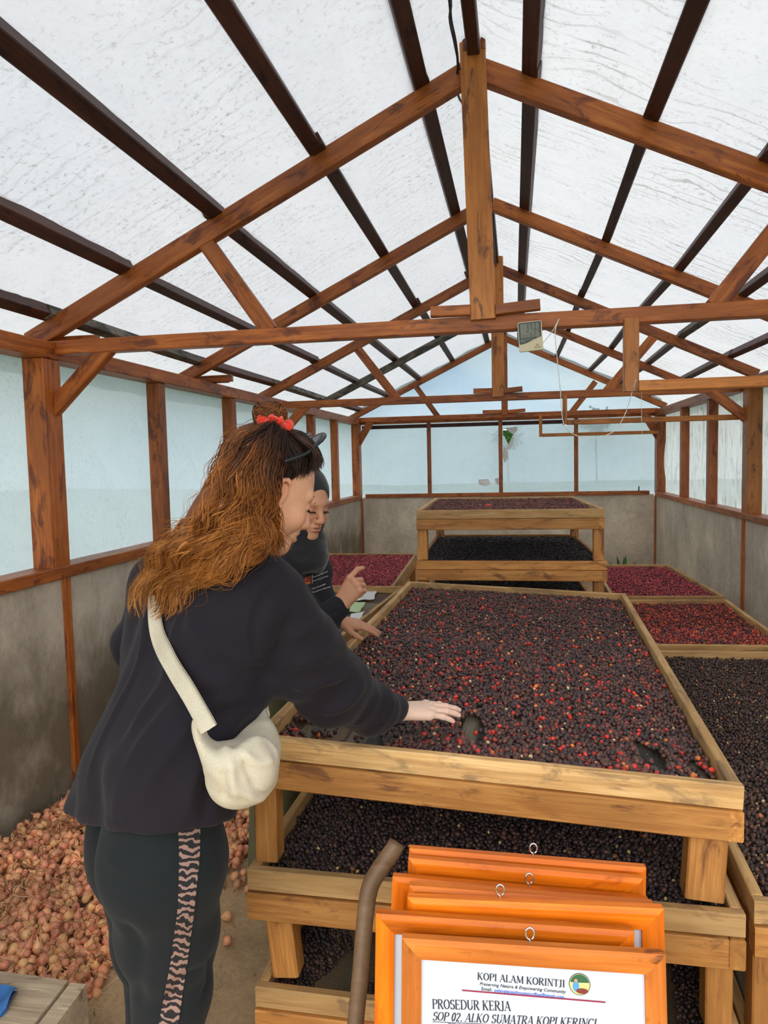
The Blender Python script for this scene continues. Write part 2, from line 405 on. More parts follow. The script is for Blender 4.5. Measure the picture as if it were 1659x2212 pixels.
# floor: packed earth over concrete
FLOOR, ntf, bf, _ = new_mat('packed_earth_floor')
vf = coords(ntf, rnd=False); f1 = noise(ntf, vf, 2.5, 6, 0.65); f2 = noise(ntf, vf, 60, 5, 0.75)
cf = ramp(ntf, f1, [(0.3, (0.26, 0.165, 0.085)), (0.5, (0.54, 0.36, 0.19)), (0.72, (0.66, 0.46, 0.26))])
cf = mix(ntf, 0.35, cf, ramp(ntf, f2, [(0.3, (0.20, 0.125, 0.065)), (0.7, (0.68, 0.48, 0.28))]))
ntf.links.new(cf, bf.inputs['Base Color']); bf.inputs['Roughness'].default_value = 0.95; bump(ntf, bf, f2, 0.5, 0.01)
gx, gy = np.meshgrid(np.linspace(XL - 0.25, XR + 0.25, 60), np.linspace(YF, YB + 0.2, 140), indexing='ij')
gv = np.stack([gx, gy, 0.004 * vnoise(np.stack([gx, gy, gx * 0], -1), 9, 3) - 0.006], -1).reshape(-1, 3)
def grid_faces(a, b):
    i, j = np.meshgrid(np.arange(a - 1), np.arange(b - 1), indexing='ij'); k = (i * b + j).ravel()
    return np.stack([k, k + b, k + b + 1, k + 1], 1)
floor = tag(mobj('floor', gv, grid_faces(60, 140), FLOOR, smooth=True), 'packed brown earth floor between the racks', kind='structure')
GR, ntg, bg, _ = new_mat('grass_field'); cg = ramp(ntg, noise(ntg, coords(ntg, rnd=False), 3, 6), [(0.35, (0.03, 0.07, 0.015)), (0.65, (0.10, 0.17, 0.05))])
ntg.links.new(cg, bg.inputs['Base Color']); bg.inputs['Roughness'].default_value = 0.9
gx, gy = np.meshgrid(np.linspace(-45, 45, 40), np.linspace(-40, 60, 40), indexing='ij')
gv = np.stack([gx, gy, 0.15 * vnoise(np.stack([gx, gy, gx * 0], -1), 0.3, 5) - 0.35], -1).reshape(-1, 3)
tag(mobj('ground', gv, grid_faces(40, 40), GR, smooth=True), 'grassy ground outside the greenhouse', kind='structure')

T = 0.14
wall_left = tag(slab('wall_left', (XL - T, YF, 0), (XL - 0.015, YB + T, SILL), CONC_L), 'low stained cement wall on the left, timber and film above', kind='structure')
wall_right = tag(slab('wall_right', (XR + 0.015, YF, 0), (XR + T, YB + T, SILL - 0.01), CONC_R), 'low grey cement wall on the right, timber and film above', kind='structure')
wall_back = tag(slab('wall_back', (XL, YB + 0.01, 0), (XR, YB + T, SILL + 0.01), CONC_B), 'low grey cement wall at the far end, film gable above', kind='structure')

# plastic film panels; each panel between two posts is a piece of its own
def film(name, o, u, v, nu, nv, mat, parent, wob=0.01, seed=0, ns=3.0, hole=None, aniso=(1, 1, 1), thick=False):
    o, u, v = (np.asarray(x, float) for x in (o, u, v))
    a, b = np.meshgrid(np.linspace(0, 1, nu), np.linspace(0, 1, nv), indexing='ij')
    P = o + a[..., None] * u + b[..., None] * v; nrm = np.cross(u, v); nrm /= np.linalg.norm(nrm)
    edge = np.minimum(1, 9 * np.minimum(np.minimum(a, 1 - a), np.minimum(b, 1 - b)))
    P = P + (wob * edge * vnoise(P * np.array(aniso), ns, seed, 3))[..., None] * nrm
    Fq = grid_faces(nu, nv); V = P.reshape(-1, 3)
    if hole is not None:
        c = V[Fq].mean(1); Fq = Fq[~hole(c)]
    c0 = V.mean(0)
    return mobj(name, V - c0, Fq, mat, parent, loc=c0, smooth=True)
# the object-space coordinates of the film materials are offset per panel, so dirt does not repeat
# ---- left wall timber
lx = XL - 0.05
LP = [(-0.40, .10), (1.45, .07), (2.93, .125), (3.975, .085), (5.08, .085), (6.02, .125), (7.25, .085), (8.22, .085), (9.40, .14)]
for y, w in LP:
    wide = w > .1
    beam('post', (lx, y, SILL + 0.035), (lx, y, PLATE - 0.04), w, .105 if wide else .08, W_ROOF, wall_left, up=(1, 0, 0))
    beam('batten', (XL - 0.012, y + .035, 0.0), (XL - 0.012, y + .035, SILL), .045, .03, W_ROOF, wall_left, up=(1, 0, 0)) if wide and y > 0 else None
for a, b in zip(LP[:-1], LP[1:]):
    beam('sill_rail', (lx, a[0], SILL + .022), (lx, b[0], SILL + .022), .125, .055, W_ROOF, wall_left)
    film('film_panel', (XL - .105, a[0], SILL), (0, b[0] - a[0], 0), (0, 0, PLATE + .06 - SILL), 22, 22, SHEET_SIDE, wall_left, .022, int(a[0] * 10) + 40, 2.2)
for a, b in ((YF, 3.35), (3.35, 6.1), (6.1, YB + .05)):
    beam('top_plate', (lx, a, PLATE), (lx, b, PLATE), .12, .075, W_ROOF, wall_left)
# ---- right wall timber
rx = XR + 0.05
RP = [(-0.40, .10), (1.45, .07), (2.98, .12), (3.95, .08), (4.95, .08), (5.86, .14), (6.995, .09), (8.085, .09), (9.40, .16)]
for y, w in RP:
    wide = w > .11
    beam('post', (rx, y, SILL + .03), (rx, y, PLATE - .04), w, .105 if wide else .08, W_ROOF if y != 5.86 else W_ROOF2, wall_right, up=(1, 0, 0))
    if wide and y > 0: beam('batten', (XR + 0.012, y + .045, 0.0), (XR + 0.012, y + .045, SILL), .04, .03, W_ROOF, wall_right, up=(1, 0, 0))
for a, b in zip(RP[:-1], RP[1:]):
    beam('sill_rail', (rx, a[0], SILL + .018), (rx, b[0], SILL + .018), .12, .05, W_ROOF, wall_right)
    film('film_panel', (XR + .105, a[0], SILL), (0, b[0] - a[0], 0), (0, 0, PLATE + .06 - SILL), 40, 30, SHEET_RIGHT, wall_right, .035, int(a[0] * 10) + 90, 3.5, aniso=(1, 4.0, 0.8))
for a, b in ((YF, 3.1), (3.1, 6.1), (6.1, YB + .05)):
    beam('top_plate', (rx, a, PLATE), (rx, b, PLATE), .12, .075, W_ROOF, wall_right)
# ---- back wall timber, film and gable
APX = -0.15
def roofz(x): return 3.19 - 0.475 * abs(x - APX)
by = YB + .02
xs = [XL + .04, -1.143, -0.20, 0.76, XR - .06]
for x in xs[1:-1]: beam('post', (x, by, SILL + .04), (x, by, PLATE - .02), .05, .06, W_ROOF, wall_back, up=(0, 1, 0))
for a, b in zip(xs[:-1], xs[1:]): beam('sill_rail', (a, by, SILL + .03), (b, by, SILL + .03), .08, .05, W_ROOF, wall_back)
beam('top_plate', (XL - .05, by - .03, PLATE), (XR + .05, by - .03, PLATE), .06, .07, W_ROOF, wall_back)
beam('lintel', (XL, by + .04, PLATE - .07), (XR, by + .04, PLATE - .07), .03, .05, W_PURLIN, wall_back)
hA = at(1098, 945, by + .06)
def hole(c):
    a = (np.abs(c[:, 0] - (-0.098)) < .075 - .5 * np.maximum(0, 1.93 - c[:, 2])) & (c[:, 2] > 1.76) & (c[:, 2] < 1.975)
    return a | ((np.abs(c[:, 0] - 1.05) < .42) & (np.abs(c[:, 2] - 2.045) < .022))
for a, b in zip([XL - .11] + xs[1:-1], xs[1:-1] + [XR + .11]):
    film('film_panel', (a, by + .06, SILL), (b - a, 0, 0), (0, 0, PLATE - SILL), 64, 64, SHEET_BACK, wall_back, .02, int(a * 10) + 140, 2.5, hole=hole)
# gable film, left and right half
for s, x1 in ((-1, XL - .1), (1, XR + .1)):
    n = 24; a = np.linspace(0, 1, n); xx = APX + (x1 - APX) * a; V = []
    for i in range(n):
        for j in range(14):
            z = PLATE + (roofz(xx[i]) + .07 - PLATE) * j / 13.0
            V.append((xx[i], by + .06 + .015 * math.sin(xx[i] * 5 + z * 7), z))
    c0 = np.mean(V, 0); mobj('gable_film', np.array(V) - c0, grid_faces(n, 14), SHEET_GABLE, wall_back, loc=c0, smooth=True)
# torn flaps and patches on the back film
PATCH = plain('torn_white_film', (0.80, 0.83, 0.83), 0.5)
def flap(pts, name='torn_flap', y=by + .045, th=.0): 
    V = np.array([(p[0], y + .012 * math.sin(i * 2.1), p[1]) for i, p in enumerate(pts)]); c0 = V.mean(0)
    V2 = np.vstack([V, V + (0, .003, 0)]); k = len(V)
    Fc = [tuple(range(k)), tuple(range(2 * k - 1, k - 1, -1))] + [(i, (i + 1) % k, k + (i + 1) % k, k + i) for i in range(k)]
    return mobj(name, V2 - c0, Fc, PATCH, wall_back, loc=c0)
def px_flap(pp, name='torn_flap'): return flap([at(x, y, by + .045)[[0, 2]] for x, y in pp], name)
px_flap([(1090, 925), (1118, 921), (1117, 931), (1108, 938), (1098, 931)])
px_flap([(1112, 937), (1108, 962), (1098, 972), (1092, 970)])
px_flap([(1088, 962), (1096, 975), (1098, 988), (1090, 1001), (1086, 985)])
px_flap([(1033, 1036), (1055, 1035), (1060, 1046), (1050, 1051), (1035, 1047)], 'film_patch')
px_flap([(1069, 1034), (1077, 1032), (1078, 1047), (1071, 1045)], 'film_patch')

# ---- roof: film over purlins over rafters, with trusses
def roof_film(side):
    x1 = XL - .50 if side < 0 else XR + .50
    ny, nx = 260, 74; yy = np.linspace(YF - .1, YB + .45, ny); xx = np.linspace(APX, x1, nx)
    X, Y = np.meshgrid(xx, yy, indexing='ij'); Z = roofz(X) + .062
    # the film hangs between the purlins and is pulled tight over the rafters
    sag = -.018 * np.abs(np.sin((X - APX) / .45 * math.pi)) * (0.6 + 0.5 * vnoise(np.stack([X, Y, X * 0], -1), 1.3, 8))
    P = np.stack([X, Y, Z], -1)
    wr = .008 * vnoise(np.stack([X * 1.1, Y * 5.5, X * 0], -1), 2.2, 21 + side, 3) + .004 * vnoise(np.stack([X * 2.0, Y * 13, X * 0], -1), 2.2, 5 + side, 2) * (0.5 + 0.5 * np.sign(side))
    Z = Z + sag + wr; P = np.stack([X, Y, Z], -1).reshape(-1, 3)
    return P, grid_faces(nx, ny)
P, Fq = roof_film(-1); ceiling = tag(mobj('ceiling', P, Fq, SHEET_ROOF, smooth=True), 'pitched roof of dirty white plastic film on dark purlins and red-brown trusses', kind='structure')
P, Fq = roof_film(1); mobj('roof_film', P, Fq, SHEET_ROOF_R, ceiling, smooth=True)
PX = [-2.075, -1.70, -1.27, -.81, -.36, .075, .525, .935, 1.29, 1.64]
for i, x in enumerate(PX):
    ys = [YF - .1, 2.98 - .03 * (i % 2), 6.0, YB + .12]; s = -1 if x < APX else 1
    for a, b in zip(ys[:-1], ys[1:]):
        j0, j1 = (random.uniform(-.012, .012) for _ in range(2)); dz = .028
        if a > YF and i in (0, 1, 6, 7, 8, 9):       # crooked, bowed pieces further back
            mid = (a + b) / 2
            beam('purlin', (x + j0, a - .05, roofz(x) + dz), (x + j1 + .012, mid + .03, roofz(x) + dz - .012), .05, .055, W_PURLIN if i else W_GREY, ceiling, up=(0.45 * s, 0, 1))
            beam('purlin', (x + j1 + .012, mid - .03, roofz(x) + dz - .012), (x - j0, b + .04, roofz(x) + dz), .05, .055, W_PURLIN if i != 8 else W_GREY, ceiling, up=(0.45 * s, 0, 1))
        else:
            beam('purlin', (x + j0, a - .05, roofz(x) + dz), (x + j1, b + .04, roofz(x) + dz), .062, .055, W_PURLIN, ceiling, up=(0.45 * s, 0, 1))
beam('ridge_beam', (APX, YF - .1, 3.205), (APX, 3.0, 3.205), .05, .07, W_PURLIN, ceiling)
beam('ridge_beam', (APX, 2.95, 3.205), (APX, 6.0, 3.205), .05, .07, W_PURLIN, ceiling)
beam('ridge_beam', (APX, 5.95, 3.205), (APX, YB + .1, 3.205), .05, .07, W_PURLIN, ceiling)
def rafter(y, mat=W_ROOF, h=.085, w=.05):
    for x1 in (XL - .13, XR + .12):
        s = -1 if x1 < 0 else 1
        x0 = APX + s * .02
        beam('rafter', (x0, y, roofz(x0) - .042), (x1, y, roofz(x1) - .042), w, h, mat, ceiling)
for y in (-0.38, 1.45, 2.98, 4.5, 6.0, 9.42): rafter(y, W_ROOF if y != 6.0 else W_ROOF, .088 if y == 2.98 else .075)
beam('rafter', (APX + .02, 7.55, roofz(APX) - .04), (XL - .1, 7.55, roofz(XL - .1) - .04), .05, .07, W_GREY, ceiling)
beam('rafter', (APX - .02, 7.5, roofz(APX) - .04), (XR + .1, 7.5, roofz(XR + .1) - .04), .05, .07, W_ROOF, ceiling)
def truss(y, kw, tz, cl, kmat=W_ROOF2):
    beam('tie_beam', (XL - .02, y, tz), (XR + .02, y, tz), .06, .06 if y > 3 else .062, W_ROOF, ceiling)
    kx = -.125 if y < 3 else -.14
    beam('king_post', (kx - .03 * (y < 3), y - .035, 3.225), (kx, y - .035, tz + .012 if y < 3 else tz), kw, .055, kmat, ceiling, up=(0, 1, 0))
    c0, c1 = cl
    beam('cleat', (c0, y - .05, tz + .052), (kx - kw / 2, y - .05, tz + .050), .035, .042, W_ROOF, ceiling)
    beam('cleat', (kx + kw / 2, y - .05, tz + .045), (c1, y - .05, tz + .056), .035, .042, W_ROOF, ceiling)
truss(2.98, .100, 2.146, (-.335, .098))
beam('ridge_block', (-.185, 2.93, 3.19), (-.185, 2.93, 3.245), .018, .03, W_ROOF, ceiling, up=(0, 1, 0)); beam('ridge_block', (-.112, 2.93, 3.19), (-.112, 2.93, 3.245), .018, .03, W_ROOF, ceiling, up=(0, 1, 0))
truss(6.0, .10, 2.105, (-.34, .055))
truss(9.4, .08, 2.155, (-.42, .12), W_ROOF)
def brace(p0, p1, w=.055, d=.044, mat=W_ROOF): beam('brace', p0, p1, w, d, mat, ceiling, up=(0, 1, 0))
brace((-1.345, 2.98, 2.605), (-1.035, 2.98, 2.165), .07); brace((1.075, 2.98, 2.575), (.755, 2.98, 2.165), .07)
brace((-1.80, 2.98, 2.14), (-2.085, 2.955, 1.86), .07); brace((1.47, 2.98, 2.14), (1.75, 2.98, 1.86), .07)
brace((-1.33, 6.0, 2.575), (-.98, 6.0, 2.115), .07); brace((1.09, 6.0, 2.55), (.715, 6.0, 2.115), .07)
brace((-1.78, 6.0, 2.10), (-2.08, 6.02, 1.80), .075); brace((1.49, 6.0, 2.10), (1.745, 5.90, 1.86), .075)
brace((-1.31, 9.41, 2.60), (-1.0, 9.41, 2.16), .07); brace((.99, 9.41, 2.54), (.69, 9.41, 2.16), .07)
brace((-1.90, 9.40, 2.14), (-2.09, 9.40, 1.84), .09); brace((1.57, 9.40, 2.14), (1.75, 9.40, 1.82), .09)
# lowered door-head rails hanging from the ties on the right
for y, x0, zt, zb, w, mt in ((2.945, .443, 2.11, 1.87, .055, W_ROOF2), (5.95, .388, 2.08, 1.880, .035, W_ROOF2), (9.33, .309, 2.12, 1.885, .03, W_ROOF2)):
    beam('hanger', (x0, y, zt + .02), (x0, y, zb - .02), w if y < 9 else .04, w * .9, mt, ceiling, up=(0, 1, 0))
    beam('door_head_rail', (x0 + w * .5, y, zb - (.0)), (XR + .01, y, zb + .0), .045, .042, mt, ceiling)
# blocks that stick out over the left plate
for y in (2.99, 4.6): 
    for k in range(2): beam('packing_block', (XL - .12, y + .07 + .055 * k, PLATE + .06), (XL + .14 - .05 * k, y + .10 + .055 * k, PLATE + .065), .045, .045, W_ROOF, ceiling)
# ------------------------------------------------------------------ drying racks
NET, ntn, bn_, outn = new_mat('black_shade_net')
vn_ = coords(ntn, rnd=False); w1 = N(ntn, 'ShaderNodeTexWave'); w1.bands_direction = 'X'; w1.inputs['Scale'].default_value = 95
w2 = N(ntn, 'ShaderNodeTexWave'); w2.bands_direction = 'Y'; w2.inputs['Scale'].default_value = 42
w1.inputs['Distortion'].default_value = 0.6; ntn.links.new(vn_, w1.inputs['Vector']); ntn.links.new(vn_, w2.inputs['Vector'])
mx = N(ntn, 'ShaderNodeMath', operation='MAXIMUM'); ntn.links.new(w1.outputs['Fac'], mx.inputs[0]); ntn.links.new(w2.outputs['Fac'], mx.inputs[1])
al = ramp(ntn, mx.outputs[0], [(0.78, (0, 0, 0)), (0.87, (1, 1, 1))])
ntn.links.new(al, bn_.inputs['Alpha']); bn_.inputs['Base Color'].default_value = (0.06, 0.055, 0.045, 1); bn_.inputs['Roughness'].default_value = 0.5
def lerp_quad(Q, u, v):                  # Q = front-left, front-right, back-right, back-left
    FL, FR, BR, BL = (np.asarray(q, float) for q in Q); u = np.asarray(u)[..., None]; v = np.asarray(v)[..., None]
    return (FL * (1 - u) + FR * u) * (1 - v) + (BL * (1 - u) + BR * u) * v
def tier(root, Q, slats=8, rimm=W_RIM, frm=W_BED, rim_h=.055, fr_h=.07, net=True, right_short=0.0):
    FL, FR, BR, BL = (np.asarray(q, float) for q in Q); dz = np.array([0, 0, 1.0]); ux = (FR - FL) / np.linalg.norm(FR - FL); uy = (BL - FL) / np.linalg.norm(BL - FL)
    t = .026
    def side(a, b, inn, hh, top, mat, nm, th, e0=0.0, e1=0.0):
        d = (b - a) / np.linalg.norm(b - a)
        beam(nm, a - dz * (top + hh / 2) + inn * th / 2 - d * e0, b - dz * (top + hh / 2) + inn * th / 2 + d * e1, th, hh, mat, root, ch=.003)
    side(FL, FR, uy, rim_h, 0, rimm, 'rim_board', t); side(BL, BR, -uy, rim_h, 0, rimm, 'rim_board', t)
    side(FL + uy * t, BL - uy * t, ux, rim_h - .001, -.002, rimm, 'side_rim', t); side(FR + uy * t, BR - uy * t, -ux, rim_h - .001, -.001, rimm, 'side_rim', t)
    th = .034
    side(FL - uy * .008, FR - uy * .008, uy, fr_h, rim_h + .002, frm, 'frame_board', th, 0, -right_short - .001); side(BL, BR, -uy, fr_h, rim_h + .002, frm, 'frame_board', th)
    side(FL + uy * th, BL - uy * th, ux, fr_h, rim_h + .001, frm, 'side_board', th); side(FR - uy * .006 if right_short else FR + uy * th, BR - uy * th, -ux, fr_h, rim_h + .001, frm, 'side_board', th)
    nu = 2; V = np.array([lerp_quad(Q, u, v) for u in (0.01, .99) for v in (0.005, .995)]) - (0, 0, rim_h - .008)
    c0 = V.mean(0)
    if net: mobj('net', V - c0, [(0, 2, 3, 1)], NET, root, loc=c0)
    for i in range(slats):
        u = (i + .5) / slats + random.uniform(-.012, .012)
        a = lerp_quad(Q, u, .012) - (0, 0, rim_h + .006); b = lerp_quad(Q, u + random.uniform(-.01, .01), .988) - (0, 0, rim_h + .006)
        beam('slat', a, b, .045, .018, W_SLAT, root, ch=.002)
    for v in (.33, .66):
        a = lerp_quad(Q, .03, v) - (0, 0, rim_h + .045); b = lerp_quad(Q, .97, v) - (0, 0, rim_h + .045)
        beam('cross_bar', a, b, .04, .05, W_BED, root, ch=.003)
def rack(name_loc, label, group=None):
    r = empty('drying_rack', name_loc); tag(r, label, 'drying rack', group); return r
def leg(root, p0, p1, w=.062, d=.06, mat=W_BED): beam('leg', p0, p1, d, w, mat, root, up=(1, 0, 0), ch=.004)

# near central rack, three tiers
main = rack((-.08, 2.8, 0), 'tall three-tier timber drying rack in the foreground, top tray leaning slightly right')
T1 = [(-.655, 1.65, .92), (.49, 1.65, .862), (.57, 3.95, .865), (-.605, 3.95, .92)]
T2 = [(-.675, 1.63, .583), (.492, 1.63, .578), (.55, 3.93, .583), (-.625, 3.93, .583)]
T3 = [(-.665, 1.63, .273), (.50, 1.63, .268), (.55, 3.93, .273), (-.625, 3.93, .273)]
tier(main, T1, right_short=.03); tier(main, T2, right_short=.035); tier(main, T3, slats=8)
leg(main, (-.637, 1.70, .794), (-.637, 1.695, .585), .06); leg(main, (.425, 1.70, .74), (.415, 1.695, .580), .085, .06)
leg(main, (-.615, 1.70, .455), (-.598, 1.70, .275), .07); leg(main, (.450, 1.70, .452), (.450, 1.70, .270), .06)
leg(main, (-.63, 1.70, .146), (-.63, 1.70, 0)); leg(main, (.46, 1.70, .14), (.46, 1.70, 0))
for x in (-.59, .53):
    for a, b in ((.80 if x < 0 else .745, .584), (.455, .274), (.146, 0)):
        leg(main, (x, 3.86, a), (x, 3.86, b))
        leg(main, (x - .01, 2.8, a), (x - .01, 2.8, b))
# far central rack
back = rack((-.05, 5.15, 0), 'tall three-tier drying rack at the far end, behind the foreground rack')
B1 = [(-.615, 4.4, 1.288), (.515, 4.4, 1.290), (.45, 5.9, 1.285), (-.665, 5.9, 1.285)]
B2 = [(-.62, 4.4, .972), (.53, 4.4, .974), (.47, 6.0, .97), (-.67, 6.0, .97)]
B3 = [(-.63, 4.4, .66), (.52, 4.4, .66), (.47, 6.0, .66), (-.67, 6.0, .66)]
for q in (B1, B2, B3): tier(back, q, slats=6, rimm=W_RIM if q is B1 else W_BED, fr_h=.065, right_short=.03)
for x in (-.585, .485):
    for y in (4.46, 5.82):
        xx = x - (.035 if y > 5 else 0)
        for a, b in ((1.168, .975), (.852, .663), (.54, 0)): leg(back, (xx, y, a), (xx, y, b), .062)
# low beds along the right wall
def low_bed(loc, label, Q, slats=6, second=None, group=None, rim=W_RIM):
    r = rack(loc, label, group); tier(r, Q, slats, rimm=rim)
    FL, FR, BR, BL = (np.asarray(q, float) for q in Q)
    for c, dx, dy in ((FL, .04, .06), (FR, -.04, .06), (BR, -.04, -.06), (BL, .04, -.06)):
        x, y, z = c + (dx, dy, 0)
        if second is None: leg(r, (x, y, z - .125), (x, y, 0))
        else: leg(r, (x, y, z - .125), (x, y, second)); leg(r, (x, y, second - .125), (x, y, 0))
    if second is not None: tier(r, [(q[0], q[1], second) for q in Q], slats)
    return r
R1 = [(.515, 1.65, .60), (1.40, 1.65, .60), (1.40, 3.84, .60), (.60, 3.80, .60)]
R2 = [(.615, 3.90, .60), (1.40, 3.95, .60), (1.42, 5.20, .60), (.66, 5.13, .60)]
R3 = [(.655, 5.22, .605), (1.43, 5.28, .605), (1.35, 6.78, .61), (.68, 6.75, .61)]
low_bed((.96, 2.7, 0), 'low drying bed beside the foreground rack on its right, dark cherries', R1, 6, second=.235)
low_bed((1.02, 4.5, 0), 'low drying bed of dark red cherries by the right wall, middle of three', R2, 6)
low_bed((1.04, 6.0, 0), 'low drying bed of pinkish red cherries, furthest along the right wall', R3, 6)
L1 = [(-1.88, 3.15, .64), (-1.00, 3.15, .64), (-.85, 5.35, .64), (-1.85, 5.35, .64)]
L2 = [(-2.0, 5.45, .61), (-.96, 5.45, .61), (-1.05, 7.50, .61), (-2.02, 7.50, .61)]
r = rack((-1.4, 4.2, 0), 'low bed with bare black net and papers, left of the foreground rack')
tier(r, L1, 6)
for x, y in ((-1.84, 3.22), (-1.05, 3.22), (-.90, 5.28), (-1.80, 5.28)): leg(r, (x, y, .515), (x, y, 0))
low_bed((-1.5, 6.4, 0), 'low drying bed of pinkish red cherries near the left wall', L2, 6)

# ------------------------------------------------------------------ coffee cherries
def ico(sub):
    t = (1 + 5 ** .5) / 2; V = [(-1, t, 0), (1, t, 0), (-1, -t, 0), (1, -t, 0), (0, -1, t), (0, 1, t), (0, -1, -t), (0, 1, -t), (t, 0, -1), (t, 0, 1), (-t, 0, -1), (-t, 0, 1)]
    Fc = [(0, 11, 5), (0, 5, 1), (0, 1, 7), (0, 7, 10), (0, 10, 11), (1, 5, 9), (5, 11, 4), (11, 10, 2), (10, 7, 6), (7, 1, 8), (3, 9, 4), (3, 4, 2), (3, 2, 6), (3, 6, 8), (3, 8, 9), (4, 9, 5), (2, 4, 11), (6, 2, 10), (8, 6, 7), (9, 8, 1)]
    V = [np.array(v) / np.linalg.norm(v) for v in V]
    for _ in range(sub):
        cache = {}; nf = []
        def mid(a, b):
            k = (min(a, b), max(a, b))
            if k not in cache: m = V[a] + V[b]; V.append(m / np.linalg.norm(m)); cache[k] = len(V) - 1
            return cache[k]
        for a, b, c in Fc:
            x, y, z = mid(a, b), mid(b, c), mid(c, a); nf += [(a, x, z), (b, y, x), (c, z, y), (x, y, z)]
        Fc = nf
    return np.array(V), np.array(Fc)
ICO0, ICO1 = ico(0), ico(1)
OCT = (np.array([(1, 0, 0), (0, 1, 0), (-1, 0, 0), (0, -1, 0), (0, 0, 1), (0, 0, -1)], float), np.array([(0, 1, 4), (1, 2, 4), (2, 3, 4), (3, 0, 4), (1, 0, 5), (2, 1, 5), (3, 2, 5), (0, 3, 5)]))
def rand_rot(n, flat=1.0):
    q = rng.normal(size=(n, 4)); q[:, 1:3] *= flat; q /= np.linalg.norm(q, axis=1, keepdims=True); w, x, y, z = q.T
    return np.stack([1 - 2 * (y * y + z * z), 2 * (x * y - z * w), 2 * (x * z + y * w), 2 * (x * y + z * w), 1 - 2 * (x * x + z * z), 2 * (y * z - x * w), 2 * (x * z - y * w), 2 * (y * z + x * w), 1 - 2 * (x * x + y * y)], 1).reshape(n, 3, 3)
def scatter_mesh(P, Rm, S, colr, tmpl):
    tv, tf = tmpl; n = len(P)
    V = np.einsum('nij,ntj->nti', Rm, tv[None] * S[:, None, :]) + P[:, None, :]
    Fq = tf[None] + (np.arange(n) * len(tv))[:, None, None]
    return V.reshape(-1, 3), Fq.reshape(-1, tf.shape[1]), np.repeat(colr, len(tv), 0)
def pick(pal, n):
    w = np.array([p[0] for p in pal]); i = rng.choice(len(pal), n, p=w / w.sum()); c = np.array([p[1] for p in pal])[i]
    return c * rng.uniform(1.1, 2.35, (n, 1)), i
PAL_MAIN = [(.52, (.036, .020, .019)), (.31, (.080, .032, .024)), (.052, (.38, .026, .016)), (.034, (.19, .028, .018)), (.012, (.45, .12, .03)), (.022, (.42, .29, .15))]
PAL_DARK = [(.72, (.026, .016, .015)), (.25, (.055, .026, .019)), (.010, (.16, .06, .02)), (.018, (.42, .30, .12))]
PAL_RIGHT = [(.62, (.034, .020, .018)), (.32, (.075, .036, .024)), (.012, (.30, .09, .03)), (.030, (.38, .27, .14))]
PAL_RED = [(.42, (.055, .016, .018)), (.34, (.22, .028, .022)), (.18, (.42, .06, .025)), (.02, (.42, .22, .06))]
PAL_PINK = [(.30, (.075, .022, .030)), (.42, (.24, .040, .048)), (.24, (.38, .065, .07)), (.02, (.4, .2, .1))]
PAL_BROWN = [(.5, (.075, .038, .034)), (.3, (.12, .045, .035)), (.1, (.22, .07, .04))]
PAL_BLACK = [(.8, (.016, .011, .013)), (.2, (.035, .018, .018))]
def layer(Q, step, pal, size, drop, mask=None, second=.35, inset=.03, lump=.004):
    W = np.linalg.norm(np.subtract(Q[1], Q[0])); D = np.linalg.norm(np.subtract(Q[3], Q[0]))
    nu, nv = int((W - 2 * inset) / step), int((D - 2 * inset) / (step * .88)); out = []
    for L in range(2):
        a, b = np.meshgrid(np.arange(nu), np.arange(nv), indexing='ij')
        x = inset + (a + .5 * (b % 2) + .25 + rng.uniform(-.32, .32, a.shape)) * (W - 2 * inset) / (nu + .3)
        y = inset + (b + .5 + rng.uniform(-.32, .32, a.shape)) * (D - 2 * inset) / nv
        u, v = (x / W).ravel(), (y / D).ravel(); P = lerp_quad(Q, u, v)
        keep = np.ones(len(P), bool)
        if L: keep = rng.uniform(size=len(P)) < second
        if mask is not None: keep &= mask(P, L)
        P = P[keep]; hgt = lump * (1 + vnoise(P, 14, 3, 2))
        P[:, 2] += -drop + hgt + rng.uniform(-.0025, .0025, len(P)) + L * .0075
        out.append(P)
    P = np.vstack(out); n = len(P); s = rng.uniform(.82, 1.15, (n, 1)) * np.array([size * 1.18, size * .95, size * .88])
    c, ci = pick(pal, n)
    s[ci == len(pal) - 1] *= .72
    return P, s, c, ci
CH = colmat('coffee_cherry_skin', 0.42, 0.5)
CH_FAR = colmat('coffee_cherry_skin_matt', 0.6, 0.25)
def pile(name, P, s, c, tmpl, mat, label, cat='coffee cherries', yfar=9e9):
    nr = P[:, 1] < yfar; parts = [scatter_mesh(P[m], rand_rot(int(m.sum()), .45), s[m], c[m], t_) for m, t_ in ((nr, tmpl), (~nr, OCT)) if m.any()]; c0 = P.mean(0)
    V = np.vstack([q[0] for q in parts]); C = np.vstack([q[2] for q in parts]); Fq = parts[0][1] if len(parts) == 1 else np.vstack([parts[0][1], parts[1][1] + len(parts[0][0])])
    o = mobj(name, V - c0, Fq, mat, loc=c0, colors=C, smooth=True); tag(o, label, cat, kind='stuff'); return o

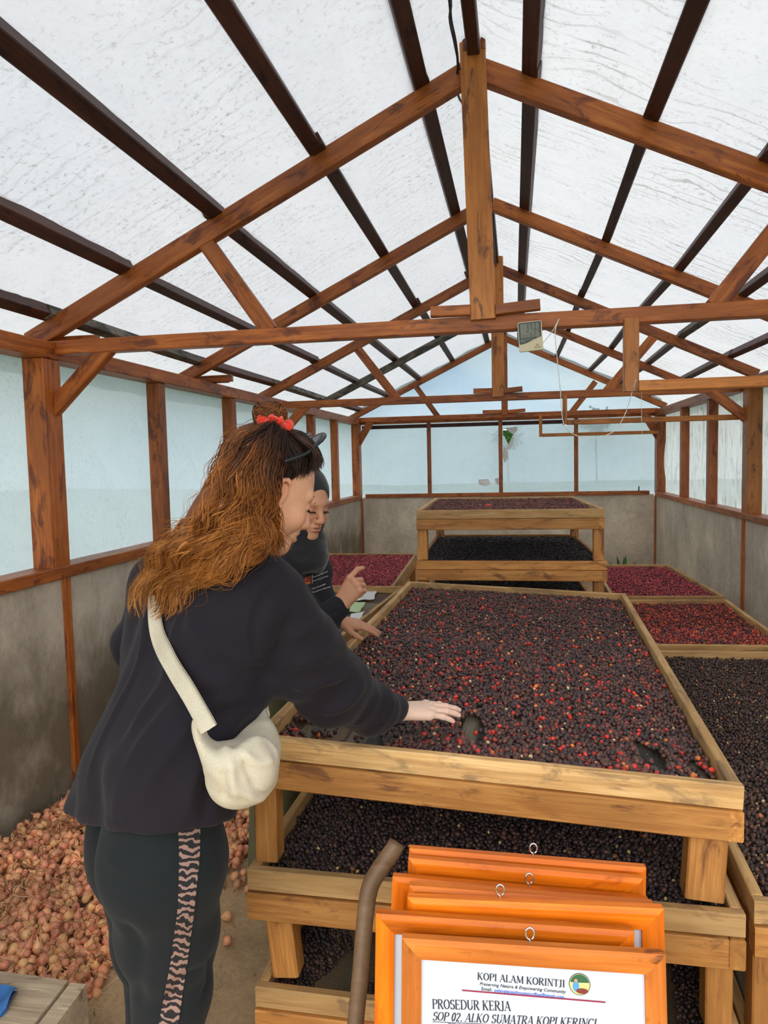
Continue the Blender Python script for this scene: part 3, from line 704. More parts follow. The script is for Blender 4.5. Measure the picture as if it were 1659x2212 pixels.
# top tray of the near rack: thin patches towards its front edge show the net
def mask_main(P, L):
    y = P[:, 1] - 1.65; nz = vnoise(P * np.array([1, .35, 0]), 15, 11, 2)
    bare = nz > np.interp(y, [0, .12, .3, .5, .9, 1.2], [.62, .72, .85, 1.0, 1.25, 3])
    bare |= (P[:, 0] < -.34 - .25 * (y - .1)) & (P[:, 0] > -.585 + .03 * np.sin(P[:, 1] * 40)) & (y < .26 + .03 * np.sin(P[:, 0] * 30)) & (vnoise(P, 30, 5, 2) > -.75)
    return ~bare | (rng.uniform(size=len(P)) < .03)
P, s, c, ci = layer(T1, .0128, PAL_MAIN, .0072, .040, mask_main)
def hides(P):                            # keep the palms resting on the fruit clear
    h1 = (np.abs(P[:, 0] + .23) < .085) & (np.abs(P[:, 1] - 1.83) < .05)
    return np.zeros(len(P), bool)
d = P[:, 1] + .25 * np.abs(P[:, 0]); order = np.argsort(P[:, 1] - 3.0 * (P[:, 2] - (.92 - .052 * (P[:, 0] + .65))))
front = order[:300]; rest = order[300:]
near = rest[P[rest, 1] < 1.84]; far = rest[P[rest, 1] >= 1.84]
V1, F1, C1 = scatter_mesh(P[near], rand_rot(len(near), .45), s[near], c[near], ICO1)
fm = far[P[far, 1] < 3.0]; ff = far[P[far, 1] >= 3.0]; V0, F0, C0 = scatter_mesh(P[fm], rand_rot(len(fm), .45), s[fm], c[fm], ICO0); V9, F9, C9 = scatter_mesh(P[ff], rand_rot(len(ff), .45), s[ff] * 1.12, c[ff], OCT)
F0 = np.vstack([F0, F9 + len(V0)]); V0 = np.vstack([V0, V9]); C0 = np.vstack([C0, C9])
c0 = P.mean(0)
o = mobj('coffee_cherries', np.vstack([V1, V0]) - c0, np.vstack([F1, F0 + len(V1)]), CH, loc=c0, colors=np.vstack([C1, C0]), smooth=True)
tag(o, 'thick layer of dark and red coffee cherries covering the top tray of the foreground rack', 'coffee cherries', kind='stuff')
# the 300 that show largest: objects of their own
KINDS = [('dark', .0, (.034, .018, .022)), ('dark2', 0, (.085, .028, .026)), ('red', 0, (.38, .022, .016)), ('red2', 0, (.21, .022, .02)), ('orange', 0, (.45, .12, .03)), ('tan', 0, (.42, .29, .15))]
CL = ['nearly black dried coffee cherry at the front edge of the top tray', 'reddish brown dried coffee cherry at the front edge of the top tray', 'bright red ripe coffee cherry at the front edge of the top tray',
      'deep red coffee cherry at the front edge of the top tray', 'orange coffee cherry at the front edge of the top tray', 'pale tan parchment coffee bean at the front edge of the top tray']
CG = ['nearly black cherries at the tray front', 'reddish brown cherries at the tray front', 'bright red cherries at the tray front', 'deep red cherries at the tray front', 'orange cherries at the tray front', 'tan beans at the tray front']
cher_me = []
for k in range(6):
    row = []
    for j in range(3):
        v = ICO1[0].copy(); v[:, 0] *= 1 + .05 * j; tip = v[:, 0] > .93; v[tip] *= .93
        row.append(make_mesh('coffee_cherry', v, ICO1[1], CH, colors=np.tile(np.array(KINDS[k][2]) * (1.35 + .4 * j), (len(v), 1)), smooth=True))
    cher_me.append(row)
RR = rand_rot(300, .45)
for q, i in enumerate(front):
    k = int(ci[i]); o = bpy.data.objects.new('coffee_cherry', cher_me[k][q % 3]); COL.objects.link(o)
    m = Matrix(RR[q].tolist()).to_4x4() @ Matrix.Diagonal((*s[i], 1)); m.translation = Vector(P[i]); o.matrix_basis = m
    tag(o, CL[k], 'coffee cherry', CG[k])
# the other trays
def mask_t3(P, L): return (vnoise(P * np.array([1, .5, 0]), 12, 4, 2) < .22)
def mask_r1(P, L):
    y = P[:, 1] - 1.65; nz = vnoise(P * np.array([1, .5, 0]), 9, 18, 2)
    return nz < np.interp(y, [0, .25, .6, 1.2], [-.25, .25, .8, 2])
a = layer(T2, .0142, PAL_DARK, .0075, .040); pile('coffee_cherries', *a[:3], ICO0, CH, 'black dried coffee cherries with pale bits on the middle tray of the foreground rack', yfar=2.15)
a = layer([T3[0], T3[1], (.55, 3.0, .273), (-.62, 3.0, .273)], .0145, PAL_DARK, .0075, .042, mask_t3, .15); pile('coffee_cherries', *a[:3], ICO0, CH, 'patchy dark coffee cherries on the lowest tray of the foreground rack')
a = layer(R1, .0142, PAL_RIGHT, .0074, .040, mask_r1); pile('coffee_cherries', *a[:3], ICO0, CH, 'dark brown coffee cherries on the low bed right of the foreground rack', yfar=2.5)
a = layer(R2, .0150, PAL_RED, .0076, .036, None, .5); pile('coffee_cherries', *a[:3], ICO0, CH, 'glossy red and dark coffee cherries on the middle bed by the right wall', yfar=4.4)
a = layer(R3, .0160, PAL_PINK, .0082, .032, lambda P, L: vnoise(P, 5, 9, 2) < .95, .4); pile('coffee_cherries', *a[:3], OCT, CH_FAR, 'pinkish red coffee cherries on the furthest bed by the right wall')
a = layer(L2, .0165, PAL_PINK, .0085, .028, None, .4); pile('coffee_cherries', *a[:3], OCT, CH_FAR, 'pinkish red coffee cherries on the bed near the left wall')
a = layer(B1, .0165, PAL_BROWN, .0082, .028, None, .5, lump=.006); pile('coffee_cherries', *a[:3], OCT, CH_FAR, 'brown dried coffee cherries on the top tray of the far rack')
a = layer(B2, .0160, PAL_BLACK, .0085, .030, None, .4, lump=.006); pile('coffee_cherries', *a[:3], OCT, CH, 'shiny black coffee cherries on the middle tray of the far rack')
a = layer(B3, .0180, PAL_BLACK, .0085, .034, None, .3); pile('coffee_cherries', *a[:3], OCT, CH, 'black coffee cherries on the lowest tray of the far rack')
# papers on the bare net
PAPER_W = plain('white_paper', (.78, .77, .74), .8); PAPER_G = plain('pale_green_paper', (.55, .72, .38), .8)
def sheet_px(name, pts, z, mat, label, cat, seed):
    pp = [onz(x, y, z) for x, y in pts]; V = []; n = 9
    for i in range(n):
        for j in range(n): V.append(lerp_quad([pp[3], pp[2], pp[1], pp[0]], i / (n - 1), j / (n - 1)))
    V = np.array(V); V[:, 2] = z + .006 + .006 * vnoise(V, 22, seed, 2); V[:, :2] += .006 * vnoise(V + 3, 40, seed + 1, 2)[:, None]
    c0 = V.mean(0); V -= c0; V2 = np.vstack([V, V - (0, 0, .0015)]); Fq = grid_faces(n, n); o = mobj(name, V2, np.vstack([Fq, Fq[:, ::-1] + n * n]), mat, loc=c0, smooth=True)
    return tag(o, label, cat)
sheet_px('paper_sheet', [(776, 1279), (816, 1277), (807, 1296), (766, 1300)], .60, PAPER_W, 'crumpled white paper on the black net, furthest of the papers', 'paper', 2)
sheet_px('paper_sheet', [(757, 1303), (790, 1302), (777, 1323), (738, 1325)], .60, PAPER_G, 'pale green paper on the black net between two white papers', 'paper', 4)
sheet_px('paper_sheet', [(758, 1328), (786, 1322), (778, 1341), (750, 1343)], .60, PAPER_W, 'small white paper on the black net beside the raised tray', 'paper', 6)
sheet_px('paper_sheet', [(722, 1380), (742, 1384), (738, 1396), (712, 1392)], .60, PAPER_W, 'white paper corner showing between the two women', 'paper', 7)
# hoop and red fruit on the far rack
P0 = at(1056, 1092, 5.0); P0[2] = 1.272
th = np.linspace(0, 2 * math.pi, 40); ring = np.stack([P0[0] + .112 * np.cos(th), P0[1] + .30 * np.sin(th) , np.full(40, P0[2])], 1)
ring[:, 1] = P0[1] + .112 * np.sin(th) * 1.6
tag(tube('wire_hoop', ring[:-1], .003, plain('white_wire', (.75, .75, .72), .4), K=60, sides=5), 'thin white wire hoop lying on the brown cherries of the far rack', 'hoop')
RED = plain('red_plastic_cap', (.62, .03, .04), .35)
bb = at(1055, 1097, 4.95); v = ICO1[0] * np.array([.024, .02, .014]); 
tag(mobj('bottle_cap', v, ICO1[1], RED, loc=(bb[0], bb[1], 1.277), smooth=True), 'small round red cap inside the wire hoop', 'cap')
# ------------------------------------------------------------------ shallots on the floor
def shallot_tmpl(n=8):
    prof = [(0, -.90), (.45, -.84), (.85, -.50), (1, -.05), (.82, .45), (.42, .82), (.16, 1.15), (.10, 1.6), (0, 1.75)]
    V = []; Fc = []
    for r, z in prof[1:-1]:
        for k in range(n): V.append((r * math.cos(k / n * 6.2832), r * math.sin(k / n * 6.2832), z))
    b = len(V); V += [(0, 0, prof[0][1]), (0, 0, prof[-1][1])]
    for i in range(len(prof) - 3):
        for k in range(n):
            a, c = i * n + k, i * n + (k + 1) % n; Fc += [(a, c, c + n), (a, c + n, a + n)]
    for k in range(n): Fc += [(b, (k + 1) % n, k), (b + 1, (len(prof) - 3) * n + k, (len(prof) - 3) * n + (k + 1) % n)]
    return np.array(V), np.array(Fc)
SHM, nts, bs, _ = new_mat('shallot_skin')
ac = N(nts, 'ShaderNodeVertexColor'); ac.layer_name = 'Col'
cs = mix(nts, .35, ac.outputs['Color'], ramp(nts, noise(nts, coords(nts, rnd=False), 90, 3), [(.35, (.42, .15, .07)), (.65, (.85, .52, .26))]))
nts.links.new(cs, bs.inputs['Base Color']); bs.inputs['Roughness'].default_value = .38; bs.inputs['Specular IOR Level'].default_value = .5
PAL_SH = [(.42, (.56, .21, .115)), (.25, (.66, .31, .145)), (.16, (.47, .14, .09)), (.12, (.62, .35, .14)), (.05, (.28, .12, .06))]
def mound(x, y): return .10 * np.clip((-1.30 - x) / .75, 0, 1) + .03 * np.clip(vnoise(np.stack([x, y, x * 0], -1), 5, 12, 2), -1, 1) * np.clip((-1.2 - x) * 5, 0, 1)
pts = []
for L in range(3):
    st = .031; X, Y = np.meshgrid(np.arange(-2.005, -.86, st), np.arange(1.25, 3.35, st * .9), indexing='ij')
    X = (X + rng.uniform(-.4, .4, X.shape) * st).ravel(); Y = (Y + rng.uniform(-.4, .4, Y.shape) * st).ravel()
    edge = -1.20 + .09 * np.clip((Y - 2.0) * 3, 0, 1) + .16 * vnoise(np.stack([X, Y, X * 0], -1), 2.6, 31, 2)
    dens = np.clip((edge - X) / .10, 0, 1) + (.25 if L == 0 else 0) * np.clip((edge + .28 - X) / .28, 0, 1) * (Y > 1.95)
    dens = dens * (1 if L == 1 else .35 if L else np.where(X < edge - .12, .35, 1)) * np.clip((3.3 - Y) * 3, 0, 1)
    m = (rng.uniform(size=len(X)) < dens) & ~((X > -1.46) & (Y < 1.66)); z = mound(X, Y) + .016 + L * .017
    pts.append(np.stack([X, Y, z], 1)[m])
P = np.vstack(pts); n = len(P); R_ = rand_rot(n); s = rng.uniform(.0125, .0195, (n, 1)) * np.array([1, .92, 1.12]); c, ci = pick(PAL_SH, n)
c = c * (1 - .25 * np.clip((P[:, 1:2] - 2.3), 0, 1))      # bulb colour gets darker further back in the heap
tm = shallot_tmpl(9); tmf = shallot_tmpl(6)
camd = np.linalg.norm(P - np.array([0, 0, 1.6]), axis=1); pr = (P - np.array([0, 0, CAM_H])) @ RC.T
px = CX + F_PX * pr[:, 0] / pr[:, 2]; py = CY + F_PX * pr[:, 1] / pr[:, 2]
top = P[:, 2] > mound(P[:, 0], P[:, 1]) + .03
seen = (px > -10) & (py < 2240) & ~((px > 190) & (px < 470) & (py > 1780)) & (top | (P[:, 0] > -1.15))
score = np.where(seen, camd, 99); idx = np.argsort(score); front = idx[:300]; rest = idx[300:]
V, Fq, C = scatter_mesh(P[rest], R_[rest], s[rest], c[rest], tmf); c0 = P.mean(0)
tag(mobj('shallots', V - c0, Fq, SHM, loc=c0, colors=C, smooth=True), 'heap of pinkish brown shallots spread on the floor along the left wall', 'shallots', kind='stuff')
sme = [make_mesh('shallot', tm[0], tm[1], SHM, colors=np.tile(np.array(q[1]) * 1.3, (len(tm[0]), 1)), smooth=True) for q in PAL_SH]
nm = ['pink brown', 'light coppery', 'dark pink', 'yellowish brown', 'dull brown']
for i in front:
    k = int(ci[i]); o = bpy.data.objects.new('shallot', sme[k]); COL.objects.link(o)
    m = Matrix(R_[i].tolist()).to_4x4() @ Matrix.Diagonal((*s[i], 1)); m.translation = Vector(P[i]); o.matrix_basis = m
    loose = P[i, 0] > -1.12
    if loose: tag(o, nm[k] + ' shallot lying loose on the bare floor beside the racks', 'shallot', nm[k] + ' shallots loose on the floor')
    else: tag(o, nm[k] + ' shallot on the near side of the heap by the left wall', 'shallot', nm[k] + ' shallots in the heap')
# dry leaves, roots and straw among the bulbs
def straw(name, n, box, zoff, L, r, cols, label):
    x0, x1, y0, y1 = box; base = np.stack([rng.uniform(x0, x1, n), rng.uniform(y0, y1, n)], 1); K = 7; Pp = np.zeros((n, K, 3))
    a = rng.uniform(0, 6.28, n); ln = rng.uniform(.4, 1, n) * L; cu = rng.normal(0, 1.1, n); xy = base.copy(); z = mound(base[:, 0], base[:, 1]) + zoff
    for k in range(K):
        Pp[:, k, :2] = xy; Pp[:, k, 2] = z + .014 * np.sin(k * 1.3 + a * 3) + .006 * k * rng.uniform(0, 1, n)
        xy = xy + np.stack([np.cos(a), np.sin(a)], 1) * (ln / K)[:, None]; a = a + cu / K * 2
    Pp[..., 0] = np.clip(Pp[..., 0], -2.05, 0)
    Rr = np.tile(np.linspace(1, .35, K), (n, 1)) * rng.uniform(.5, 1.3, (n, 1)) * r
    V, Fq = tube_arrays(Pp, Rr, 4); cc = np.array(cols)[rng.integers(0, len(cols), n)] * rng.uniform(.7, 1.2, (n, 1)); c0 = V.mean(0)
    tag(mobj(name, V - c0, Fq, colmat('dry_' + name, .8, .2), loc=c0, colors=np.repeat(cc, K * 4, 0), smooth=True), label, 'straw', kind='stuff')
straw('shallot_tops', 420, (-2.0, -1.25, 1.7, 3.1), .055, .16, .0022, [(.26, .15, .065), (.36, .22, .10), (.16, .09, .045), (.42, .16, .08)], 'tangle of dry brown shallot tops and roots over the heap')
straw('pale_roots', 150, (-1.75, -1.15, 1.6, 2.2), .065, .20, .0012, [(.62, .46, .26), (.55, .38, .20)], 'wisps of pale dry roots lying on the near shallots')
straw('floor_straw', 90, (-1.15, -.80, 1.9, 2.9), .012, .10, .0013, [(.55, .38, .18), (.45, .30, .14)], 'scattered straw bits on the bare floor beside the rack leg')

# ------------------------------------------------------------------ framed notices leaning in a stack
PAPER = plain('printed_paper', (.60, .635, .72), .45, spec=.4); BACKB = plain('fibre_back', (.25, .17, .1), .9)
EYE = plain('zinc_screw_eye', (.62, .62, .64), .28, 1.0); INK = plain('black_ink', (.025, .025, .035), .7); INKB = plain('blue_ink', (.05, .13, .55), .7); INKR = plain('maroon_ink', (.28, .015, .05), .7)
GLASSM, ntgg, bgg, _ = new_mat('frame_glass'); bgg.inputs['Base Color'].default_value = (.8, .85, .9, 1); bgg.inputs['Alpha'].default_value = .06; bgg.inputs['Roughness'].default_value = .05
BOTTOM = .335
def notice(TL, TR, yt0, yt1, label, rail=.03, lean=.13, th=.016, eye=None, bottom=BOTTOM, paper=True, mat=None, eyelab=None):
    mat = mat or W_FRAME
    a = at(*TL, yt0); b = at(*TR, yt1); u = b - a; W = np.linalg.norm(u); u /= W
    fwd = np.cross((0, 0, 1.0), u); fwd /= np.linalg.norm(fwd)                     # away from the camera
    up = np.array([0, 0, 1.0]) + fwd * lean; up -= u * (up @ u); up /= np.linalg.norm(up); nrm = np.cross(u, up); nrm = -nrm if nrm[1] > 0 else nrm
    Hh = (min(a[2], b[2]) - bottom) / up[2]; ctr = (a + b) / 2 - up * Hh
    root = empty('picture_frame', ctr); tag(root, label, 'picture frame', 'orange varnished frames leaning in a stack')
    Rm = np.stack([u, up, nrm], 1)
    def loc2(x, y, z=0.): return a + u * x - up * y + nrm * z
    def rail_piece(p, d, inn, L):
        # mitred moulding: trapezoid plan, slightly rounded front, origin at its middle
        V = []
        for (off, zz) in ((0, -th), (0, 0), (.25, .0035), (.75, .0025), (1, 0), (1, -th)):
            for e in (0, 1):
                s_ = off * rail if e == 0 else L - off * rail
                V.append(p + d * s_ + inn * off * rail + nrm * zz)
        V = np.array(V); mid = V.mean(0); Rl = np.stack([d, inn, np.cross(d, inn)], 1)
        Vl = (V - mid) @ Rl; Fc = []
        for i in range(6): j = (i + 1) % 6; Fc.append((2 * i, 2 * i + 1, 2 * j + 1, 2 * j))
        Fc += [tuple(2 * i for i in range(5, -1, -1)), tuple(2 * i + 1 for i in range(6))]
        if np.dot(np.cross(d, inn), nrm) > 0: Fc = [f[::-1] for f in Fc]
        o = mobj('frame_rail', Vl, Fc, mat); m = Matrix(Rl.tolist()).to_4x4(); m.translation = Vector(mid); o.matrix_basis = m; adopt(o, root)
    rail_piece(a, u, -up, W); rail_piece(a - up * Hh, u, up, W); rail_piece(a, -up, u, Hh); rail_piece(b, -up, -u, Hh)
    def sheet(name, z, m, x0=.0, col=None):
        q = [loc2(rail * .7, rail * .7, z), loc2(W - rail * .7, rail * .7, z), loc2(W - rail * .7, Hh - rail * .7, z), loc2(rail * .7, Hh - rail * .7, z)]
        V = np.array(q + [p - nrm * .002 for p in q]); c0 = V.mean(0)
        mobj(name, V - c0, [(3, 2, 1, 0), (4, 5, 6, 7), (0, 1, 5, 4), (1, 2, 6, 5), (2, 3, 7, 6), (3, 0, 4, 7)], m, root, loc=c0)
    if paper: sheet('paper', -.006, PAPER)
    sheet('backing', -.011, BACKB)
    if eye is not None:
        e = at(*eye, (yt0 + yt1) / 2); x = float((e - a) @ u); c = loc2(x, -.014, -.008)
        th_ = np.linspace(-1.2, 4.6, 18); ringp = np.array([c + u * .0065 * math.cos(t) + up * .0085 * math.sin(t) for t in th_])
        ringp = np.vstack([ringp, [c - up * .012], [loc2(x, .004, -.008)]]); tube('screw_eye', ringp, .0016, EYE, root, K=44, sides=6)
    return root, loc2, W, Hh, u, up, nrm
notice((884, 1832), (1396, 1874), 1.235, 1.265, 'orange picture frame at the very back of the leaning stack, closest to the trays', eye=(1150, 1925), bottom=BOTTOM)
notice((882, 1853), (1390, 1898), 1.205, 1.235, 'orange picture frame second from the back of the stack, its top just showing')
notice((848, 1893), (1402, 1945), 1.165, 1.20, 'orange picture frame third from the back, wider and sticking out to the left', eye=(1143, 1935))
notice((884, 1912), (1412, 1953), 1.135, 1.165, 'orange picture frame mid-stack with only a sliver of its top rail showing')
notice((880, 1938), (1434, 1963), 1.10, 1.135, 'orange picture frame third from the front, its right side showing', eye=(1081, 1955), rail=.034)
notice((812, 1973), (1370, 2011), 1.065, 1.095, 'orange picture frame second from the front, a strip of white paper showing on its left', rail=.030)
W_FRONT = wood('matt_orange_pine', (.38, .095, .015), (.60, .165, .024), (.68, .23, .04), .5, .1, spec=.2)
root, L2_, FW, FH, fu, fup, fn = notice((868, 2026), (1438, 2062), 1.03, 1.06, 'front picture frame of the stack, holding the printed working procedure page', eye=(1146, 2040), rail=.030, mat=W_FRONT, lean=.16)
# lettering on the page, in metres on the frame plane: x to the right of its top-left corner, y down
def page_obj(name, V, Fc, m):
    W3 = np.array([L2_(x, y, -.0052 + z) for x, y, z in V]); c0 = W3.mean(0); return mobj(name, W3 - c0, Fc, m, root, loc=c0)
def px2page(px_, py_):
    d = RC.T @ np.array([px_ - CX, py_ - CY, F_PX]); o = np.array([0, 0, CAM_H]); a = L2_(0, 0, -.0052); t = ((a - o) @ fn) / (d @ fn); p = o + d * t - a
    return float(p @ fu), float(-(p @ fup))
# a small seriffed stroke alphabet: unit cap height, each glyph = (advance, strokes); t thick, h hairline
G = {
 'K': (.80, [('t', (.14, 0), (.14, 1)), ('h', (.62, 1), (.17, .42)), ('t', (.30, .56), (.64, 0))]),
 'O': (.80, 'O'), '0': (.58, 'z'), 'C': (.74, 'C'), 'G': (.80, 'G'), 'S': (.60, 'S'), '2': (.56, '2'), 'D': (.80, 'D'), 'U': (.80, 'U'), 'J': (.46, 'J'),
 'P': (.66, [('t', (.14, 0), (.14, 1)), ('bowl', .14, .48, 1, .58)]),
 'R': (.76, [('t', (.14, 0), (.14, 1)), ('bowl', .14, .50, 1, .56), ('t', (.34, .50), (.64, 0))]),
 'I': (.38, [('t', (.17, 0), (.17, 1))]), 'L': (.64, [('t', (.14, 0), (.14, 1)), ('hb', (.14, .03), (.56, .03)), ('hb', (.54, 0), (.54, .24))]),
 'A': (.78, [('h', (.06, 0), (.36, 1)), ('t', (.36, 1), (.66, 0)), ('hb', (.16, .33), (.54, .33))]),
 'M': (.96, [('h', (.10, 0), (.14, 1)), ('t', (.14, 1), (.46, .08)), ('h', (.46, .08), (.80, 1)), ('t', (.80, 1), (.80, 0))]),
 'N': (.82, [('h', (.13, 0), (.13, 1)), ('t', (.13, 1), (.66, 0)), ('h', (.66, 0), (.66, 1))]),
 'T': (.68, [('t', (.33, 0), (.33, 1)), ('hb', (.04, .97), (.62, .97)), ('hb', (.05, .97), (.05, .78)), ('hb', (.61, .97), (.61, .78))]),
 'E': (.68, [('t', (.14, 0), (.14, 1)), ('hb', (.14, .97), (.56, .97)), ('hb', (.14, .52), (.44, .52)), ('hb', (.14, .03), (.58, .03)), ('hb', (.56, .97), (.56, .78)), ('hb', (.58, 0), (.58, .24)), ('hb', (.44, .60), (.44, .42))]),
 '.': (.30, [('t', (.10, .07), (.24, .07))]), ' ': (.34, [])}
def arc(cx, cy, rx_, ry_, a0, a1, n=12): return [(cx + rx_ * math.cos(math.radians(a0 + (a1 - a0) * i / n)), cy + ry_ * math.sin(math.radians(a0 + (a1 - a0) * i / n))) for i in range(n + 1)]
def glyph_polys(ch):
    adv, st = G[ch]; polys = []
    def seg(p, q, w):
        d = np.subtract(q, p); d = d / (np.linalg.norm(d) + 1e-9); nn = np.array([-d[1], d[0]]) * w / 2
        polys.append([tuple(p + nn), tuple(p - nn), tuple(q - nn), tuple(q + nn)])
    def path(pp):                           # width follows the direction: stems heavy, horizontals fine
        for p, q in zip(pp[:-1], pp[1:]):
            d = np.subtract(q, p); d = d / np.linalg.norm(d); e = d * .012; seg(np.array(p) - e, np.array(q) + e, .055 + .105 * abs(d[1]) ** 1.5)
    if isinstance(st, str):
        if st == 'O': path(arc(.38, .5, .31, .47, 0, 360, 24))
        elif st == 'z': path(arc(.27, .5, .19, .47, 0, 360, 20))
        elif st == 'C': path(arc(.38, .5, .31, .47, 45, 318, 20)); seg((.62, .98), (.62, .70), .05)
        elif st == 'G': path(arc(.38, .5, .31, .47, 45, 318, 20)); seg((.62, .98), (.62, .70), .05); seg((.64, .06), (.64, .42), .13); seg((.50, .42), (.76, .42), .05)
        elif st == 'S': path(arc(.28, .74, .19, .22, 30, 250, 12) + arc(.29, .27, .22, .25, 70, -150, 12)); seg((.47, .98), (.47, .74), .05); seg((.06, .02), (.06, .28), .05)
        elif st == '2': path(arc(.26, .72, .19, .24, 170, -30, 12) + [(.08, .06)]); seg((.06, .05), (.48, .05), .11)
        elif st == 'D': seg((.14, 0), (.14, 1), .16); path([(.04, .97)] + arc(.32, .5, .38, .47, 90, -90, 16) + [(.04, .03)])
        elif st == 'U': seg((.15, .35), (.15, 1), .16); path([(.15, .36)] + arc(.39, .34, .24, .32, 180, 360, 14) + [(.63, .36)]); seg((.63, .34), (.63, 1), .06); seg((.03, .975), (.27, .975), .05); seg((.53, .975), (.75, .975), .05)
        elif st == 'J': path([(.26, 1), (.26, .22)] + arc(.13, .2, .13, .22, 0, -130, 8)); seg((.14, .975), (.38, .975), .05)
        return adv, polys
    for q in st:
        if q[0] in 'th' and len(q[0]) == 1:
            w = .16 if q[0] == 't' else .06; seg(np.array(q[1]), np.array(q[2]), w)
            for p in (q[1], q[2]):
                if p[1] in (0, 1) and not (ch in 'AMN' and p in ((.36, 1), (.46, .08), (.66, 0) if ch == 'N' else (9, 9))): seg((p[0] - .13, .025 if p[1] == 0 else .975), (p[0] + .13, .025 if p[1] == 0 else .975), .05)
        elif q[0] == 'hb': seg(np.array(q[1]), np.array(q[2]), .06)
        elif q[0] == 'bowl': _, x, y0, y1, xr = q; path([(x, y1 - .03)] + arc(x + .20, (y0 + y1) / 2, xr - x - .20, (y1 - y0) / 2 - .03, 90, -90, 12) + [(x, y0 + .03)])
    return adv, polys
def serif_text(s_, p0, p1, cap, italic=0.0, m=INK, name='printed_heading'):
    """text laid from page point p0 to p1 (baseline)"""
    p0, p1 = np.array(p0), np.array(p1); total = sum(G[c][0] for c in s_); L = np.linalg.norm(p1 - p0); d = (p1 - p0) / L; nn = np.array([d[1], -d[0]])
    k = L / total; V = []; Fc = []; x = 0
    for c in s_:
        adv, polys = glyph_polys(c)
        for pl in polys:
            b = len(V)
            for gx_, gy_ in pl: q = p0 + d * (x + gx_) * k + (nn + d * italic) * gy_ * cap; V.append((q[0], q[1], .0003))
            Fc.append(tuple(range(b, b + 4)))
        x += adv
    page_obj(name, V, Fc, m)
def sans_text(s_, p0, p1, italic, m, name, bold=.01, cap=None):
    cu = bpy.data.curves.new(name, 'FONT'); cu.body = s_; cu.shear = italic; cu.offset = bold; cu.resolution_u = 2
    tmp = bpy.data.objects.new(name, cu); COL.objects.link(tmp); bpy.context.view_layer.update()
    me = tmp.evaluated_get(bpy.context.evaluated_depsgraph_get()).to_mesh(); vs = np.array([v.co[:2] for v in me.vertices]); fc = [tuple(p.vertices) for p in me.polygons]
    tmp.to_mesh_clear(); bpy.data.objects.remove(tmp); vs[:, 0] -= vs[:, 0].min(); p0, p1 = np.array(p0), np.array(p1); L = np.linalg.norm(p1 - p0); k = L / vs[:, 0].max(); d = (p1 - p0) / L; nn = np.array([d[1], -d[0]])
    ky = k if cap is None else cap / .7
    return [tuple(p0 + d * x * k + nn * y * ky) + (.0003,) for x, y in vs], fc
serif_text('KOPI ALAM KORINTJI', px2page(1031, 2116), px2page(1221, 2133), .0105)
for s_, a, b, it, m, cp in (('Preserving Nature & Empowering Community', (1036, 2128), (1223, 2146), .3, INK, .0046), ('Email:', (1040, 2139), (1063, 2141), 0, INK, .0046), ('pelangiguesthousencoffee@gmail.com', (1068, 2142), (1218, 2157), 0, INKB, .0046)):
    V, Fc = sans_text(s_, px2page(*a), px2page(*b), it, m, 'printed_line', .012, cp); page_obj('printed_line', V, Fc, m)
def bar(pa, pb, w, m, name='printed_rule'):
    a, b = np.array(px2page(*pa)), np.array(px2page(*pb)); d = (b - a) / np.linalg.norm(b - a); nn = np.array([-d[1], d[0]]) * w / 2
    page_obj(name, [(*(a + nn), .0003), (*(a - nn), .0003), (*(b - nn), .0003), (*(b + nn), .0003)], [(0, 1, 2, 3)], m)
bar((998, 2139), (1308, 2165), .0022, INKR); bar((1068, 2144), (1218, 2159), .0004, INKB)
serif_text('PROSEDUR KERJA', px2page(934, 2179), px2page(1104, 2184), .0140)
serif_text('SOP 02. ALKO SUMATRA KOPI KERINCI', px2page(934, 2204), px2page(1288, 2220), .0125, .22)
bar((934, 2207), (1287, 2223), .0008, INK)
serif_text('PROSEDUR', px2page(968, 2227), px2page(1050, 2231), .0110)
# round badge: figure in blue under a green hill, coffee colours below
def disc(cx_, cy_, r, m, z=.0003, n=24, sx=1, sy=1, name='printed_badge'):
    V = [(cx_ + r * sx * math.cos(t / n * 6.2832), cy_ + r * sy * math.sin(t / n * 6.2832), z) for t in range(n)]; page_obj(name, V, [tuple(range(n))], m)
bx_, by_ = px2page(1252, 2126); br_ = .0158
disc(bx_, by_, br_, plain('badge_rim', (.10, .10, .06), .7)); disc(bx_, by_, br_ * .93, plain('badge_sky', (.60, .55, .22), .7), .0005)
V = [(bx_ + br_ * .9 * math.cos(math.radians(-a)), by_ + br_ * .9 * math.sin(math.radians(-a)), .0007) for a in range(12, 169, 12)] + [(bx_ - br_ * .3, by_ - br_ * .15, .0007)]
page_obj('printed_badge', V, [tuple(range(len(V)))], plain('badge_green', (.03, .11, .05), .7))
disc(bx_ - br_ * .35, by_ + br_ * .18, br_ * .30, plain('badge_blue', (.08, .30, .62), .7), .0009, sy=1.6); disc(bx_ - br_ * .35, by_ - br_ * .33, br_ * .16, plain('badge_tan', (.50, .28, .14), .7), .0010)
disc(bx_ + br_ * .22, by_ + br_ * .58, br_ * .42, plain('badge_brown', (.20, .03, .02), .7), .0010, sx=1.35, sy=.6)
# the low bench that carries the frames, just under the picture
bench = tag(empty('low_bench', (.03, 1.08, 0)), 'low timber bench under the leaning orange frames', 'bench')
for k in range(3): beam('seat_plank', (-.27, 1.02 + .095 * k, BOTTOM - .014), (.34, 1.02 + .095 * k, BOTTOM - .014), .09, .024, W_BED, bench)
for x in (-.23, .30):
    for y in (1.02, 1.20): beam('leg', (x, y, 0), (x, y, BOTTOM - .027), .04, .04, W_BED, bench, up=(1, 0, 0))

